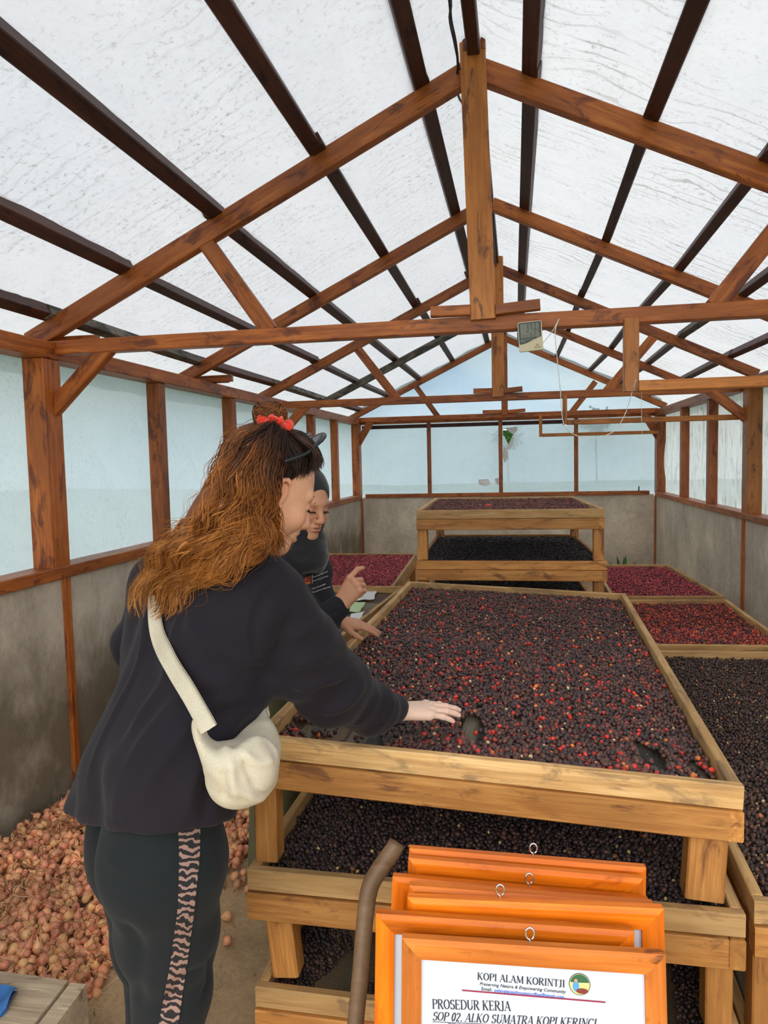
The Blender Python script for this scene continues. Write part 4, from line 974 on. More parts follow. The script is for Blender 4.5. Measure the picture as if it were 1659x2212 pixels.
# wooden tool handle leaning on the rack
hp = [at(857, 1822, 1.40), at(848, 1838, 1.395), at(812, 1890, 1.375), at(797, 1925, 1.36), at(788, 1990, 1.34), at(779, 2100, 1.30), at(768, 2212, 1.27)]
dd = hp[-1] - hp[-3]; dd /= abs(dd[2]); hp += [hp[-1] + dd * hp[-1][2] * .5, hp[-1] + dd * (hp[-1][2] - .005)]
hoe = empty('garden_hoe', (float(hp[-1][0]), float(hp[-1][1]), 0)); tag(hoe, 'bent smooth wooden tool handle standing left of the orange frames', 'tool')
tube('handle', hp, [.0170, .0185, .018, .0175, .0165, .016, .0155], W_HANDLE, hoe, K=60, sides=14)
e = hp[-1]; mobj('blade', [(-.01, -.08, 0), (.01, -.08, 0), (.015, .08, 0), (-.015, .08, 0), (-.004, -.07, .16), (.004, -.07, .16), (.004, .07, .16), (-.004, .07, .16)], [(0, 3, 2, 1), (4, 5, 6, 7), (0, 1, 5, 4), (1, 2, 6, 5), (2, 3, 7, 6), (3, 0, 4, 7)], plain('rusty_iron', (.10, .05, .03), .7, .6), hoe, loc=(e[0] - .03, e[1], .0))

# grey boards of a low crate at the bottom left
crate = tag(empty('wooden_crate', (-1.3, 1.5, 0)), 'dusty grey wooden crate at the bottom left, shallots behind it', 'crate')
Zc = .25
c1 = onz(-60, 2092, Zc); c2 = onz(150, 2118, Zc); c3 = onz(55, 2240, Zc); c4 = onz(-60, 2240, Zc)
def prism(name, q, h, mat, parent):
    q = np.array(q); V = np.vstack([q, q - (0, 0, h)]); c0 = V.mean(0); n = len(q)
    if np.cross(q[1] - q[0], q[2] - q[1])[2] < 0: V = np.vstack([q[::-1], q[::-1] - (0, 0, h)])
    return mobj(name, V - c0, [tuple(range(n)), tuple(range(2 * n - 1, n - 1, -1))] + [((i + 1) % n, i, n + i, n + (i + 1) % n) for i in range(n)], mat, parent, loc=c0)
ed = (onz(150, 2118, Zc) - onz(55, 2240, Zc)); ed /= np.linalg.norm(ed); sd = onz(180, 2130, Zc) - onz(150, 2118, Zc); sd = sd - ed * (sd @ ed)
w_ = np.linalg.norm(sd); sd = sd / w_; bk = c2.copy()
prism('top_board', [bk - sd * .004, bk - sd * .004 - ed * .5, bk - ed * .5 - sd * .36, bk - sd * .28 + np.array([0, .02, 0])], .02, W_CRATE, crate)
prism('edge_board', [bk + sd * .002 - (0, 0, .006), bk + sd * w_ - (0, 0, .006), bk + sd * w_ - ed * .5 - (0, 0, .006), bk + sd * .002 - ed * .5 - (0, 0, .006)], .12, W_CRATE, crate)
for k in range(3):
    z0 = .22 - .075 * k - .001
    beam('side_board', bk - sd * .24 + (0, -.03, z0 - .035 - Zc), bk + sd * (w_ - .001) + (0, -.03, z0 - .035 - Zc) , .018, .07, W_CRATE, crate)
for a in (-.26, -.02):
    for b_ in (-.06, -.46): q = bk + sd * a + ed * b_; beam('leg', (q[0], q[1], 0), (q[0], q[1], Zc - .03), .035, .035, W_CRATE, crate, up=(1, 0, 0))
CLOTH_B = plain('blue_cloth', (.03, .12, .32), .9); q = onz(-6, 2175, Zc + .005)
V = []; 
for i in range(8):
    for j in range(10): V.append((q[0] - .06 + .0135 * i - .004 * abs(j - 5), q[1] - .09 + .016 * j, Zc + .006 + .012 * math.sin(i * 1.1) * math.cos(j * .9) + .012))
V = np.array(V); c0 = V.mean(0); Fq = grid_faces(8, 10)
tag(mobj('blue_rag', np.vstack([V - c0, V - c0 - (0, 0, .01)]), np.vstack([Fq, Fq[:, ::-1] + 80]), CLOTH_B, loc=c0, smooth=True), 'crumpled blue rag on the crate at the left edge', 'rag')

# ------------------------------------------------------------------ thermo-hygrometer on the tie beam, and its lead
gm = empty('thermometer', (.055, 2.90, 2.02)); tag(gm, 'digital room thermometer tilted on the tie beam beside the king post', 'thermometer')
gx0 = (at(1117, 697, 2.90) - at(1122, 760, 2.90)); ga = at(1169, 694, 2.90) - at(1117, 700, 2.90)
ux_ = ga / np.linalg.norm(ga); uz_ = gx0 - ux_ * (gx0 @ ux_); gh = np.linalg.norm(uz_); uz_ /= gh; gw = np.linalg.norm(ga); go = at(1122, 760, 2.90); gn = np.cross(ux_, uz_)
Rg = np.stack([ux_, uz_, gn], 1)
def gbox(name, x0, x1, y0, y1, z0, z1, m, r=.004, poly=None, parent=gm):
    if poly is None:
        poly = []
        for cx_, cy_, a0 in ((x1 - r, y1 - r, 0), (x0 + r, y1 - r, 90), (x0 + r, y0 + r, 180), (x1 - r, y0 + r, 270)):
            for k in range(4): t = math.radians(a0 + 30 * k); poly.append((cx_ + r * math.cos(t), cy_ + r * math.sin(t)))
    n = len(poly); V = np.array([(x, y, z1) for x, y in poly] + [(x, y, z0) for x, y in poly]); mid = V.mean(0)
    o = mobj(name, V - mid, [tuple(range(n)), tuple(range(2 * n - 1, n - 1, -1))] + [(i, n + i, n + (i + 1) % n, (i + 1) % n) for i in range(n)], m)
    mm_ = Matrix(Rg.tolist()).to_4x4(); mm_.translation = Vector(go + Rg @ mid); o.matrix_basis = mm_; return adopt(o, parent)
CREAM = plain('cream_plastic', (.62, .53, .33), .4); BLK = plain('dark_green_plastic', (.018, .035, .03), .4); LCD = plain('grey_lcd', (.13, .14, .095), .3); LCDK = plain('lcd_digits', (.035, .04, .03), .5)
gz0 = -.004
gbox('casing', 0, gw, 0, gh, gz0 - .016, gz0, CREAM, .006)
wave = [(.003, gh - .003), (.003, gh * .30)] + [(gw * (.05 + .9 * t / 10), gh * (.30 - .06 * math.cos(t / 10 * 3.3) + .10 * (t / 10) ** 2)) for t in range(11)] + [(gw - .003, gh - .003)]
gbox('dark_fascia', 0, 0, 0, 0, gz0, gz0 + .0015, BLK, poly=wave)
gbox('display', gw * .10, gw * .88, gh * .45, gh * .93, gz0 + .0015, gz0 + .003, LCD, .002)
gbox('stand', -.004, .03, .035, gh * .7, gz0 - .045, gz0 - .0165, BLK, .002)
SEG = {'0': 'abcdef', '1': 'bc', '2': 'abged', '3': 'abgcd', '4': 'fgbc', '5': 'afgcd', '6': 'afgedc', '7': 'abc', '8': 'abcdefg', '9': 'abcdfg', 'C': 'afed'}
def digit(ch, x, y, w, h):
    t = w * .22; S = {'a': (x, y + h - t, x + w, y + h), 'd': (x, y, x + w, y + t), 'g': (x, y + h / 2 - t / 2, x + w, y + h / 2 + t / 2), 'b': (x + w - t, y + h / 2, x + w, y + h), 'c': (x + w - t, y, x + w, y + h / 2), 'f': (x, y + h / 2, x + t, y + h), 'e': (x, y, x + t, y + h / 2)}
    return [S[c] for c in SEG[ch]]
rects = []
for row, y, h, w in (('393', .79, .12, .10), ('279C', .625, .13, .11), ('52', .465, .13, .11)):
    for k, ch in enumerate(row): rects += digit(ch, gw * (.36 + k * .155 + (.12 if row == '52' else 0)), gh * y, gw * w * .8, gh * h)
for k, ch in enumerate('1245'): rects += digit(ch, gw * (.14 + k * .075), gh * .475, gw * .045, gh * .07)
V = []; Fc = []
for x0, y0, x1, y1 in rects:
    b = len(V); V += [(x0, y0, 0), (x1, y0, 0), (x1, y1, 0), (x0, y1, 0)]; Fc.append((b, b + 1, b + 2, b + 3))
o = mobj('digits', V, Fc, LCDK); mm_ = Matrix(Rg.tolist()).to_4x4(); mm_.translation = Vector(go + Rg @ np.array([0, 0, gz0 + .0034])); o.matrix_basis = mm_; adopt(o, gm)
for ang in (90, 210, 330):
    cx_, cy_ = gw * .76 + .008 * math.cos(math.radians(ang)), gh * .13 + .006 * math.sin(math.radians(ang)); gbox('button', cx_ - .006, cx_ + .006, cy_ - .003, cy_ + .003, gz0, gz0 + .002, plain('olive_button', (.38, .34, .18), .5), .002)
for k, (tx, yy_, wd) in enumerate((('INDOOR THERMO-HYGRO', .375, .55), ('CLOCK', .325, .2))):
    vs, fc = sans_text(tx, (0, 0), (gw * wd, 0), 0, None, 'printed_label', .0); o = mobj('printed_label', [(gw * .08 + v[0], gh * yy_ - v[1], 0) for v in vs], fc, plain('pale_print', (.5, .52, .4), .6)); m_ = mm_.copy(); m_.translation = Vector(go + Rg @ np.array([0, 0, gz0 + .0019])); o.matrix_basis = m_; adopt(o, gm)
WIRE = plain('white_lead', (.80, .79, .74), .5)
lead = [(1172, 742, 2.9), (1193, 716, 2.9), (1207, 690, 2.88), (1203, 700, 2.86), (1199, 722, 2.85), (1204, 780, 2.86), (1211, 850, 2.88), (1214, 895, 2.9), (1222, 925, 2.92), (1248, 942, 2.95), (1283, 947, 2.97), (1325, 932, 2.98), (1350, 895, 2.97), (1366, 845, 2.93), (1374, 820, 2.90)]
tag(tube('sensor_lead', [at(*q) for q in lead], .0017, WIRE, K=90, sides=5), 'thin white lead looping down from the thermometer under the beams', 'cable')
lead2 = [(1386, 845, 3.0), (1386, 900, 3.0), (1389, 975, 3.0), (1388, 1030, 3.0), (1381, 1058, 3.0)]
tag(tube('hanging_string', [at(*q) for q in lead2], .0009, WIRE, K=30, sides=4), 'fine white string hanging from the low rail on the right', 'string')
mobj('weight', ICO0[0] * np.array([.003, .003, .014]), ICO0[1], INK, loc=at(1380, 1056, 3.0)); 
tag(bpy.data.objects['weight'], 'small dark weight at the end of the fine white string', 'weight')
BLKC = plain('black_cable', (.015, .016, .022), .45)
cab = [(968, -20, 2.45), (974, 40, 2.55), (984, 90, 2.75), (989, 140, 2.9), (986, 185, 3.05), (992, 212, 3.2), (1003, 235, 3.4), (1030, 330, 4.0), (1063, 455, 4.5), (1067, 520, 4.9), (1071, 575, 5.8)]
tag(tube('power_cable', [(-.19, -.3, 3.15), (-.19, .9, 3.14), (-.21, 1.8, 3.13)] + [at(*q) for q in cab], .0055, BLKC, K=110, sides=6), 'black electric cable running along the ridge behind the king post', 'cable')
cab2 = [(972, -20, 2.46), (971, 40, 2.56), (982, 95, 2.75), (993, 150, 2.9)]
tag(tube('power_cable', [(-.21, -.3, 3.15), (-.20, 1.2, 3.12), (-.22, 1.9, 3.13)] + [at(*q) for q in cab2], .004, BLKC, K=30, sides=5), 'thinner black cable twisted beside the ridge beam at the top', 'cable')
# leaves and grass
LEAF = colmat('green_leaf', .5, .4)
def leaf_spray(name, centre, n, spread, L, label, upright=False, base=None):
    V = []; Fc = []; C = []
    for i in range(n):
        if upright: p = np.array(centre) + (random.uniform(-.04, .04), random.uniform(-.03, .03), 0); d = np.array([random.uniform(-.35, .35), random.uniform(-.2, .2), 1.0])
        else: p = np.array(centre) + rng.normal(size=3) * spread; d = rng.normal(size=3) * (1, .5, 1)
        d /= np.linalg.norm(d); s_ = np.cross(d, (0, 1, 0.1)); s_ /= np.linalg.norm(s_); l = L * random.uniform(.6, 1.1); w = l * (.04 if upright else .28); b = len(V)
        bend = np.array([d[0] * .5, 0, -.25]) * l
        for t, ww in ((0, .3), (.35, 1), (.7, .8), (1, .05)):
            q = p + d * l * t + bend * t * t; V += [q - s_ * w * ww, q + s_ * w * ww]; C += [(.05, .15, .02)] * 2 if random.random() < .5 else [(.10, .24, .04)] * 2
        Fc += [(b + 2 * k, b + 2 * k + 1, b + 2 * k + 3, b + 2 * k + 2) for k in range(3)]
    V = np.array(V); c0 = V.mean(0) if base is None else np.array(base, float)
    return mobj(name, V - c0, Fc, LEAF, loc=c0, colors=np.array(C), smooth=True)
g_ = at(1348, 1216, 9.25)
gr = empty('grass_tuft', (g_[0], 9.32, 0)); tag(gr, 'green grass tuft growing at the foot of the back wall, right side', 'grass')
o = leaf_spray('blades', (g_[0], 9.36, 0.0), 12, 0, .42, '', True); adopt(o, gr)
def bush(x, y, h, lab):
    b = empty('garden_shrub', (x, y, -.3)); tag(b, lab, 'shrub')
    tube('stem', [(x, y, -.35), (x + .02, y + .02, h * .5), (x, y, h)], [.02, .008], W_HANDLE, b, K=8, sides=6)
    adopt(leaf_spray('foliage', (x, y, h), 420, (.07, .08, .06), .06, ''), b)
bush(-.12, 10.05, 1.88, 'green leafy shrub seen through the torn hole in the back film')
bush(1.05, 9.98, 2.08, 'green leafy shrub outside, glimpsed under the far top rail')
# ------------------------------------------------------------------ people
from mathutils.bvhtree import BVHTree
def rotm(yaw=0, pitch=0, roll=0):        # x forward, y left, z up; pitch > 0 looks down
    return np.array((Matrix.Rotation(math.radians(yaw), 3, 'Z') @ Matrix.Rotation(math.radians(pitch), 3, 'Y') @ Matrix.Rotation(math.radians(roll), 3, 'X')))
def put_world(V, Rm, t): return V @ Rm.T + np.asarray(t)
def near(V, c, r): return np.exp(-(((V - np.asarray(c)) / np.asarray(r)) ** 2).sum(1) * 1.0)
def blendc(C, w, col):
    w = np.clip(w, 0, 1)[:, None]; return C * (1 - w) + np.asarray(col) * w
def head_mesh(skin, lip, smile=False, res=.0027):
    f = Field((-.125, -.10, -.19), (.135, .10, .155), res)
    f.ell((-.016, 0, .040), (.096, .076, .092))
    f.ell((.024, 0, -.006), (.066, .061, .088), k=.03)
    f.cone((.005, .045, -.050), (.066, .012, -.094), .024, .016, .03); f.cone((.005, -.045, -.050), (.066, -.012, -.094), .024, .016, .03)
    f.ell((.070, 0, -.092), (.022, .024, .019), k=.02)
    for s in (1, -1):
        f.ell((.056, s * .035, -.030), (.030, .026, .026), k=.022)
        f.cone((.083, s * .010, .026), (.068, s * .044, .024), .009, .008, .018)
        f.ell((.093, s * .031, .004), (.017, .017, .0125), k=.012, mode='cut')
        f.ell((.0735, s * .031, .003), (.0145, .0150, .0130), k=.005)
        f.cone((.0865, s * .020, .0025), (.0795, s * .043, .001), .0028, .0024, .004)        # lid edge
        f.ell((.0975, s * .0115, -.034), (.0095, .0075, .0075), k=.006)
        f.ell((.105, s * .006, -.0425), (.004, .0028, .003), k=.002, mode='cut')
        # ear: rim, bowl, lobe
        c = np.array((-.004, s * .079, -.002)); th = np.linspace(-1.9, 2.2, 12)
        rim = [c + np.array((-.016 * math.cos(t) - .003 * math.sin(t), s * .006 * (1 + .4 * math.cos(t)), .028 * math.sin(t) + .004)) for t in th]
        f.chain(rim, [.0042] * 12, .004); f.ell(c + (0, -s * .004, 0), (.015, .007, .026), k=.006)
        f.ell(c + (.003, s * .006, .002), (.008, .007, .013), k=.004, mode='cut'); f.ell(c + (.006, 0, -.026), (.008, .005, .009), k=.006)
    f.cone((.086, 0, .018), (.107, 0, -.024), .0085, .0095, .012); f.ell((.108, 0, -.031), (.011, .0115, .0095), k=.008)
    f.cone((.098, 0, -.040), (.094, 0, -.052), .006, .006, .010)
    f.ell((.080, 0, -.060), (.018, .030, .022), k=.012)                                      # muzzle
    g = .0055 if smile else .0028
    ux = [(.082, .025), (.094, .012), (.0985, .004), (.0985, -.004), (.094, -.012), (.082, -.025)]
    f.chain([(x, y, -.0555 + g * .4 + (.002 if abs(y) > .02 and smile else 0)) for x, y in ux], [.0028, .0048, .0050, .0050, .0048, .0028], .003)
    f.chain([(x - .001, y, -.0625 - g + (.005 if abs(y) > .02 and smile else 0)) for x, y in ux], [.0028, .0054, .0062, .0062, .0054, .0028], .003)
    f.ell((.100, 0, -.0590 - g * .3), (.012, .020, g * .55), k=.002, mode='cut')
    f.cone((-.025, 0, -.045), (-.050, 0, -.185), .056, .056, .03)
    V, Q = f.mesh(); C = np.tile(np.array(skin, float), (len(V), 1))
    C = blendc(C, .55 * near(V, (.075, .042, -.030), (.03, .02, .022)) + .55 * near(V, (.075, -.042, -.030), (.03, .02, .022)), np.array(skin) * (1.05, .72, .66))
    C = blendc(C, .5 * near(V, (.115, 0, -.033), (.014, .016, .012)), np.array(skin) * (1.0, .78, .72))
    lipm = np.maximum(near(V, (.100, 0, -.0545), (.014, .021, .0058)), near(V, (.099, 0, -.066 - g * .5), (.014, .019, .0070))) * (V[:, 0] > .078)
    C = blendc(C, np.clip(lipm * 2.4 - .9, 0, 1), lip)
    C = blendc(C, 1.3 * near(V, (.086, 0, -.0598), (.0075, .019, g * .8)), (.55, .50, .45) if smile else (.12, .03, .025))
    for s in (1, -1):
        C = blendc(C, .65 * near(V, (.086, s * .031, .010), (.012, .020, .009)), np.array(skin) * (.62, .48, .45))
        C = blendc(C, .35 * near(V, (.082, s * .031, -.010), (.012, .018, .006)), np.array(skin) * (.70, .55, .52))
        C = blendc(C, .5 * near(V, (-.004, s * .085, .0), (.02, .01, .035)), np.array(skin) * (1.08, .62, .52))
    return V, Q, C
def brow_lash(Rm, t, parent, col, sides=(1, -1)):
    m = plain('brow_hair', col, .7)
    for s in sides:
        n = 46; P0 = []; 
        for i in range(n):
            u = i / (n - 1); b = np.array((.0905 - .020 * u ** 1.6, s * (.013 + .036 * u), .024 + .007 * math.sin(u * 2.4) - .003 * u))
            d = np.array((-.002, s * .0065, .0035 * (1 - u * 1.3))); j = rng.normal(size=3) * .0008 + (0, 0, random.uniform(-.002, .002))
            P0.append([b + j, b + j + d * .5 + (.0008, 0, 0), b + j + d])
        V, Fq = tube_arrays(put_world(np.array(P0).reshape(-1, 3), Rm, t).reshape(n, 3, 3), np.tile([.0007, .0006, .0002], (n, 1)), 4)
        c0 = V.mean(0); mobj('eyebrow', V - c0, Fq, m, parent, loc=c0)
        n = 26; P0 = []
        for i in range(n):
            u = i / (n - 1); b = np.array((.0895 - .0085 * u ** 1.5, s * (.019 + .025 * u), .0005 - .0015 * abs(u - .5)))
            d = np.array((.0085, s * (.001 + .0055 * u), -.0035)); P0.append([b, b + d * .55 + (0, 0, -.0014), b + d])
        V, Fq = tube_arrays(put_world(np.array(P0).reshape(-1, 3), Rm, t).reshape(n, 3, 3), np.tile([.0007, .0005, .0002], (n, 1)), 4)
        c0 = V.mean(0); mobj('eyelashes', V - c0, Fq, m, parent, loc=c0)
FL_ = dict(i=(.043, .026, .020), m=(.048, .030, .021), r=(.043, .028, .020), p=(.034, .021, .018))
def hand_mesh(skin, curls, thumb, side=1, scale=1.0, res=.0023, forearm=.10):
    """wrist at the origin, fingers along +x, thumb on +y (side=1), back of the hand +z"""
    allp = []
    mcp = dict(i=(.088, .027, .004), m=(.092, .007, .006), r=(.087, -.013, .004), p=(.077, -.031, -.001))
    chains = {}
    for k, (a1, a2, a3, sp) in curls.items():
        p = np.array(mcp[k]); ang = 0; pts = [p]
        for a, l in zip((a1, a2, a3), FL_[k]):
            ang += math.radians(a); d = np.array((math.cos(ang) * math.cos(math.radians(sp)), math.cos(ang) * math.sin(math.radians(sp)), -math.sin(ang))); pts.append(pts[-1] + d * l)
        chains[k] = pts
    P_ = np.array([q for c in chains.values() for q in c] + list(map(np.array, thumb)) + [(-forearm, .03, .03), (-forearm, -.03, -.03), (.05, -.045, 0)])
    f = Field(P_.min(0) - .022, P_.max(0) + .022, res)
    for y in (.013, -.013): f.cone((-forearm, y * .9, 0), (-.004, y, 0), .0245, .0175, .02)
    for k, y0 in zip('imrp', (.016, .006, -.006, -.016)):
        f.cone((0, y0, 0), np.array(mcp[k]) + (-.004, 0, -.003), .0150, .0122, .016)
    f.ell((.045, .0, -.004), (.046, .033, .013), k=.014)
    for k, r0, r1 in (('i', .0092, .0070), ('m', .0095, .0072), ('r', .0090, .0068), ('p', .0078, .0060)):
        c = chains[k]; rr = [r0 * 1.10, r0 * .98, r0 * .90, r1]
        for j in range(3): f.cone(c[j], c[j + 1] - (c[j + 1] - c[j]) / np.linalg.norm(c[j + 1] - c[j]) * (r1 if j == 2 else 0), rr[j], rr[j + 1], .0022 if j else .005)
        f.ell(c[0] + (0, 0, .002), (.0095, .0088, .0088), k=.008); f.ell(c[1], (rr[1] * 1.08,) * 3, k=.004)
    f.chain(thumb, [.0155, .0120, .0105, .0082], .007)
    V, Q = f.mesh(); C = np.tile(np.array(skin, float), (len(V), 1))
    for k, c in chains.items():
        for j, w in ((0, .35), (1, .4), (2, .3)): C = blendc(C, w * near(V, c[j] + np.array((0, 0, .006)), (.007, .008, .006)), np.array(skin) * (1.02, .80, .74))
        C = blendc(C, .75 * near(V, c[3] - (c[3] - c[2]) * .18 + np.array((0, 0, .004)), (.007, .006, .005)), np.array(skin) * (1.08, .88, .86))
    t3 = np.array(thumb[-1]); C = blendc(C, .7 * near(V, t3 + (-.004, .0, .005), (.008, .007, .005)), np.array(skin) * (1.08, .88, .86))
    if side < 0: V = V * (1, -1, 1); Q = Q[:, ::-1]
    return V * scale, Q, C
def join(parts):
    Vs, Qs, Cs, n = [], [], [], 0
    for V, Q, C in parts: Vs.append(V); Qs.append(Q + n); Cs.append(C); n += len(V)
    return np.vstack(Vs), np.vstack(Qs), np.vstack(Cs)
def hand_frame(d, back, ):
    d = np.asarray(d, float); d /= np.linalg.norm(d); z = np.asarray(back, float); z = z - d * (z @ d); z /= np.linalg.norm(z); return np.stack([d, np.cross(z, d), z], 1)
def bvh_of(*objs):
    V = []; Fc = []
    for o in objs:
        m = np.array(wmat(o)); n = len(V); co = np.empty(len(o.data.vertices) * 3, np.float32); o.data.vertices.foreach_get('co', co); co = co.reshape(-1, 3) @ m[:3, :3].T + m[:3, 3]
        V += co.tolist(); Fc += [tuple(n + i for i in p.vertices) for p in o.data.polygons]
    return BVHTree.FromPolygons(V, Fc)
CAMP = Vector((0, 0, CAM_H))
def surf(bvh, px_, py_, off=0., Y=1.4):
    d = Vector(RC.T @ np.array([px_ - CX, py_ - CY, F_PX])).normalized(); h = bvh.ray_cast(CAMP, d)
    if h[0] is None: return at(px_, py_, Y)
    n = h[1]; n = n if n.dot(d) < 0 else -n
    return np.array(h[0] + n * off)
def fold(V, Nn, bvh, curves, gain=1.5):
    for pts, w, A, Y in curves:
        A = A * gain
        c = resample([surf(bvh, a, b, 0, Y) for a, b in pts], 90); D = np.full(len(V), 9.0); T = np.zeros(len(V))
        for k, p in enumerate(c):
            d = np.linalg.norm(V - p, axis=1); m = d < D; D[m] = d[m]; T[m] = k / 89.
        V = V + Nn * (A * np.exp(-(D / w) ** 2) * np.clip(np.minimum(T, 1 - T) * 5 + .12, 0, 1))[:, None]
    return V
def vert_normals(V, Q):
    n = np.cross(V[Q[:, 2]] - V[Q[:, 0]], V[Q[:, 3]] - V[Q[:, 1]]); out = np.zeros_like(V)
    for k in range(4): np.add.at(out, Q[:, k], n)
    return out / (np.linalg.norm(out, axis=1, keepdims=True) + 1e-12)
def relax(V, Q, it=2):
    for _ in range(it):
        acc = np.zeros_like(V); cn = np.zeros(len(V))
        for a in range(4):
            b = (a + 1) % 4; np.add.at(acc, Q[:, a], V[Q[:, b]]); np.add.at(acc, Q[:, b], V[Q[:, a]]); np.add.at(cn, Q[:, a], 1); np.add.at(cn, Q[:, b], 1)
        V = V * .4 + .6 * acc / cn[:, None]
    return V
def cloth(name, col, rough=.9, sheen=.05, weave=900, fuzz=.08):
    m, nt, b, _ = new_mat(name); n1 = noise(nt, coords(nt, rnd=False), 260, 3); n2 = noise(nt, coords(nt, rnd=False), 9, 3)
    c = mix(nt, fuzz, tuple(col), ramp(nt, n1, [(.35, tuple(x * .4 for x in col)), (.7, tuple(min(1, x * 2.6 + .01) for x in col))]))
    c = mix(nt, ramp(nt, n2, [(.4, (0, 0, 0)), (.8, (.5,) * 3)]), c, tuple(x * 1.35 for x in col))
    nt.links.new(c, b.inputs['Base Color']); b.inputs['Roughness'].default_value = rough; b.inputs['Specular IOR Level'].default_value = .25
    b.inputs['Sheen Weight'].default_value = sheen; b.inputs['Sheen Roughness'].default_value = .5; bump(nt, b, n1, .25, .002); return m
SKIN1, SKIN2 = (.66, .35, .225), (.56, .27, .155)
SKINM = colmat('skin', .48, .4, 0.05, .12, 120, .12)
BLACKCOT = cloth('black_navy_cotton', (.010, .0075, .012)); TROUS = cloth('charcoal_jersey', (.008, .011, .013), fuzz=.06)
def finish(name, f, mat, parent, colr=None, it=2, folds=None, extra=None):
    V, Q = f.mesh(); V = relax(V, Q, it)
    if folds or extra is not None:
        b = BVHTree.FromPolygons(V.tolist(), Q.tolist())
        if folds: V = fold(V, vert_normals(V, Q), b, folds)
        if extra is not None: V = V + vert_normals(V, Q) * extra(V)[:, None]
    c0 = V.mean(0); return mobj(name, V - c0, Q, mat, parent, loc=c0, smooth=True, colors=None if colr is None else np.tile(colr, (len(V), 1)))

# ======== the woman in front, seen from behind her right shoulder
A_ = at
hipR, hipL = A_(352, 1800, 1.30), A_(300, 1790, 1.44)
kneeR, kneeL = A_(372, 2140, 1.34), A_(345, 2150, 1.48)
waR, waL = A_(420, 1590, 1.33), A_(325, 1575, 1.50)
chR, chL = A_(500, 1395, 1.38), A_(385, 1370, 1.56)
shR, shL = A_(556, 1305, 1.35), A_(362, 1268, 1.60)
elR, wrR = A_(716, 1482, 1.50), np.array((-.300, 1.775, .957))
neckB = A_(505, 1245, 1.47)
w1 = empty('person', (float(hipL[0] + .02), 1.40, 0)); tag(w1, 'woman bending over the tray, long copper hair, navy top, dark trousers with zebra stripe', 'person')
H1R = rotm(43, 27, 3); H1C = A_(579, 1062, 1.425)
hv, hq, hc = head_mesh(SKIN1, (.50, .15, .12), True)
thumb0 = [(.020, .020, -.004), (.052, .040, -.008), (.080, .052, -.010), (.104, .058, -.012)]
flat = dict(i=(6, 8, 6, 5), m=(4, 8, 6, 1), r=(5, 9, 7, -3), p=(8, 10, 8, -8))
Hh = hand_mesh((.80, .55, .42), flat, thumb0, 1, .97, forearm=.14); HF = hand_frame((.150, .095, -.022), (.02, -.10, 1)); Hw = put_world(Hh[0], HF, wrR)
bf = Field(np.minimum.reduce([hipR, kneeR, shL, wrR]) - (.2, .15, .55), np.maximum.reduce([hipL, shL, wrR, neckB]) + (.15, .2, .2), .013)
spine = [(hipR + hipL) / 2, (waR + waL) / 2, (chR + chL) / 2, neckB]
for a, b in ((hipR, hipL), (waR, waL), (chR, chL)): bf.cone(a, b, .085, .085, .03)
for l in ((hipR, waR, chR), (hipL, waL, chL)): bf.chain(l, [.095, .085, .09], .03)
footR, footL = np.array((kneeR[0] - .03, kneeR[1] - .03, .07)), np.array((kneeL[0] - .05, kneeL[1] + .0, .07))
bf.chain([hipR, kneeR, footR], [.085, .055, .035], .03); bf.chain([hipL, kneeL, footL], [.085, .055, .035], .03)
bf.cone(chR, shR, .08, .055, .03); bf.cone(chL, shL, .08, .055, .03); bf.chain([shR, elR, wrR - HF[:, 0] * .10], [.048, .038, .026], .02)
elL, wrL = A_(300, 1390, 1.64), A_(340, 1500, 1.66); bf.chain([shL, elL, wrL], [.045, .036, .025], .02)
bf.chain([spine[2], neckB, put_world(np.array([(-.045, 0, -.15)]), H1R, H1C)[0]], [.09, .062, .054], .03)
for ft in (footR, footL): bf.chain([ft, ft + (.04, .02, -.035), ft + (.17, .08, -.04)], [.035, .035, .026], .02)
bv, bq = bf.mesh(); V, Q, C = join([(bv, bq, np.tile(SKIN1, (len(bv), 1))), (put_world(hv, H1R, H1C), hq, hc), (Hw, Hh[1], Hh[2])]); c0 = V.mean(0)
body1 = mobj('body', V - c0, Q, SKINM, w1, loc=c0, colors=C, smooth=True)
brow_lash(H1R, H1C, w1, (.035, .018, .012))
# trousers
tf = Field(np.minimum(kneeR, kneeL) - (.25, .25, .50), np.maximum(hipR, hipL) + (.22, .2, .12), .0075)
tf.chain([hipL + (0, 0, .06), hipL + (0, 0, -.06), (hipL * .35 + kneeL * .65), kneeL, footL + (0, 0, .05)], [.100, .100, .085, .070, .060], .035)
tf.chain([hipR + (0, 0, .06), hipR + (0, 0, -.06), (hipR * .4 + kneeR * .6), kneeR, footR + (0, 0, .05)], [.112, .124, .100, .078, .064], .030)
tf.ell(hipL + (.02, -.03, -.02), (.115, .10, .12), k=.04)
tf.plane_cut((0, 0, .085), (0, 0, -1))
trous = finish('trousers', tf, TROUS, w1, folds=[([(225, 1850), (300, 1890), (360, 1900)], .012, .003, 1.3), ([(262, 1985), (300, 2060), (295, 2180)], .018, -.007, 1.3), ([(440, 2090), (390, 2120), (360, 2190)], .014, -.006, 1.3), ([(455, 2060), (452, 2110), (430, 2160)], .012, -.006, 1.3)], extra=lambda V: .0025 * vnoise(V, 22, 61, 2))
for ft in (footR, footL):
    sf = Field(ft - (.09, .09, .08), ft + (.24, .17, .06), .006); sf.chain([ft + (-.015, 0, -.025), ft + (.05, .025, -.03), ft + (.17, .08, -.035)], [.042, .042, .034], .02); sf.plane_cut((0, 0, .002), (0, 0, -1)); finish('shoe', sf, plain('black_shoe', (.02, .02, .022), .5), w1)
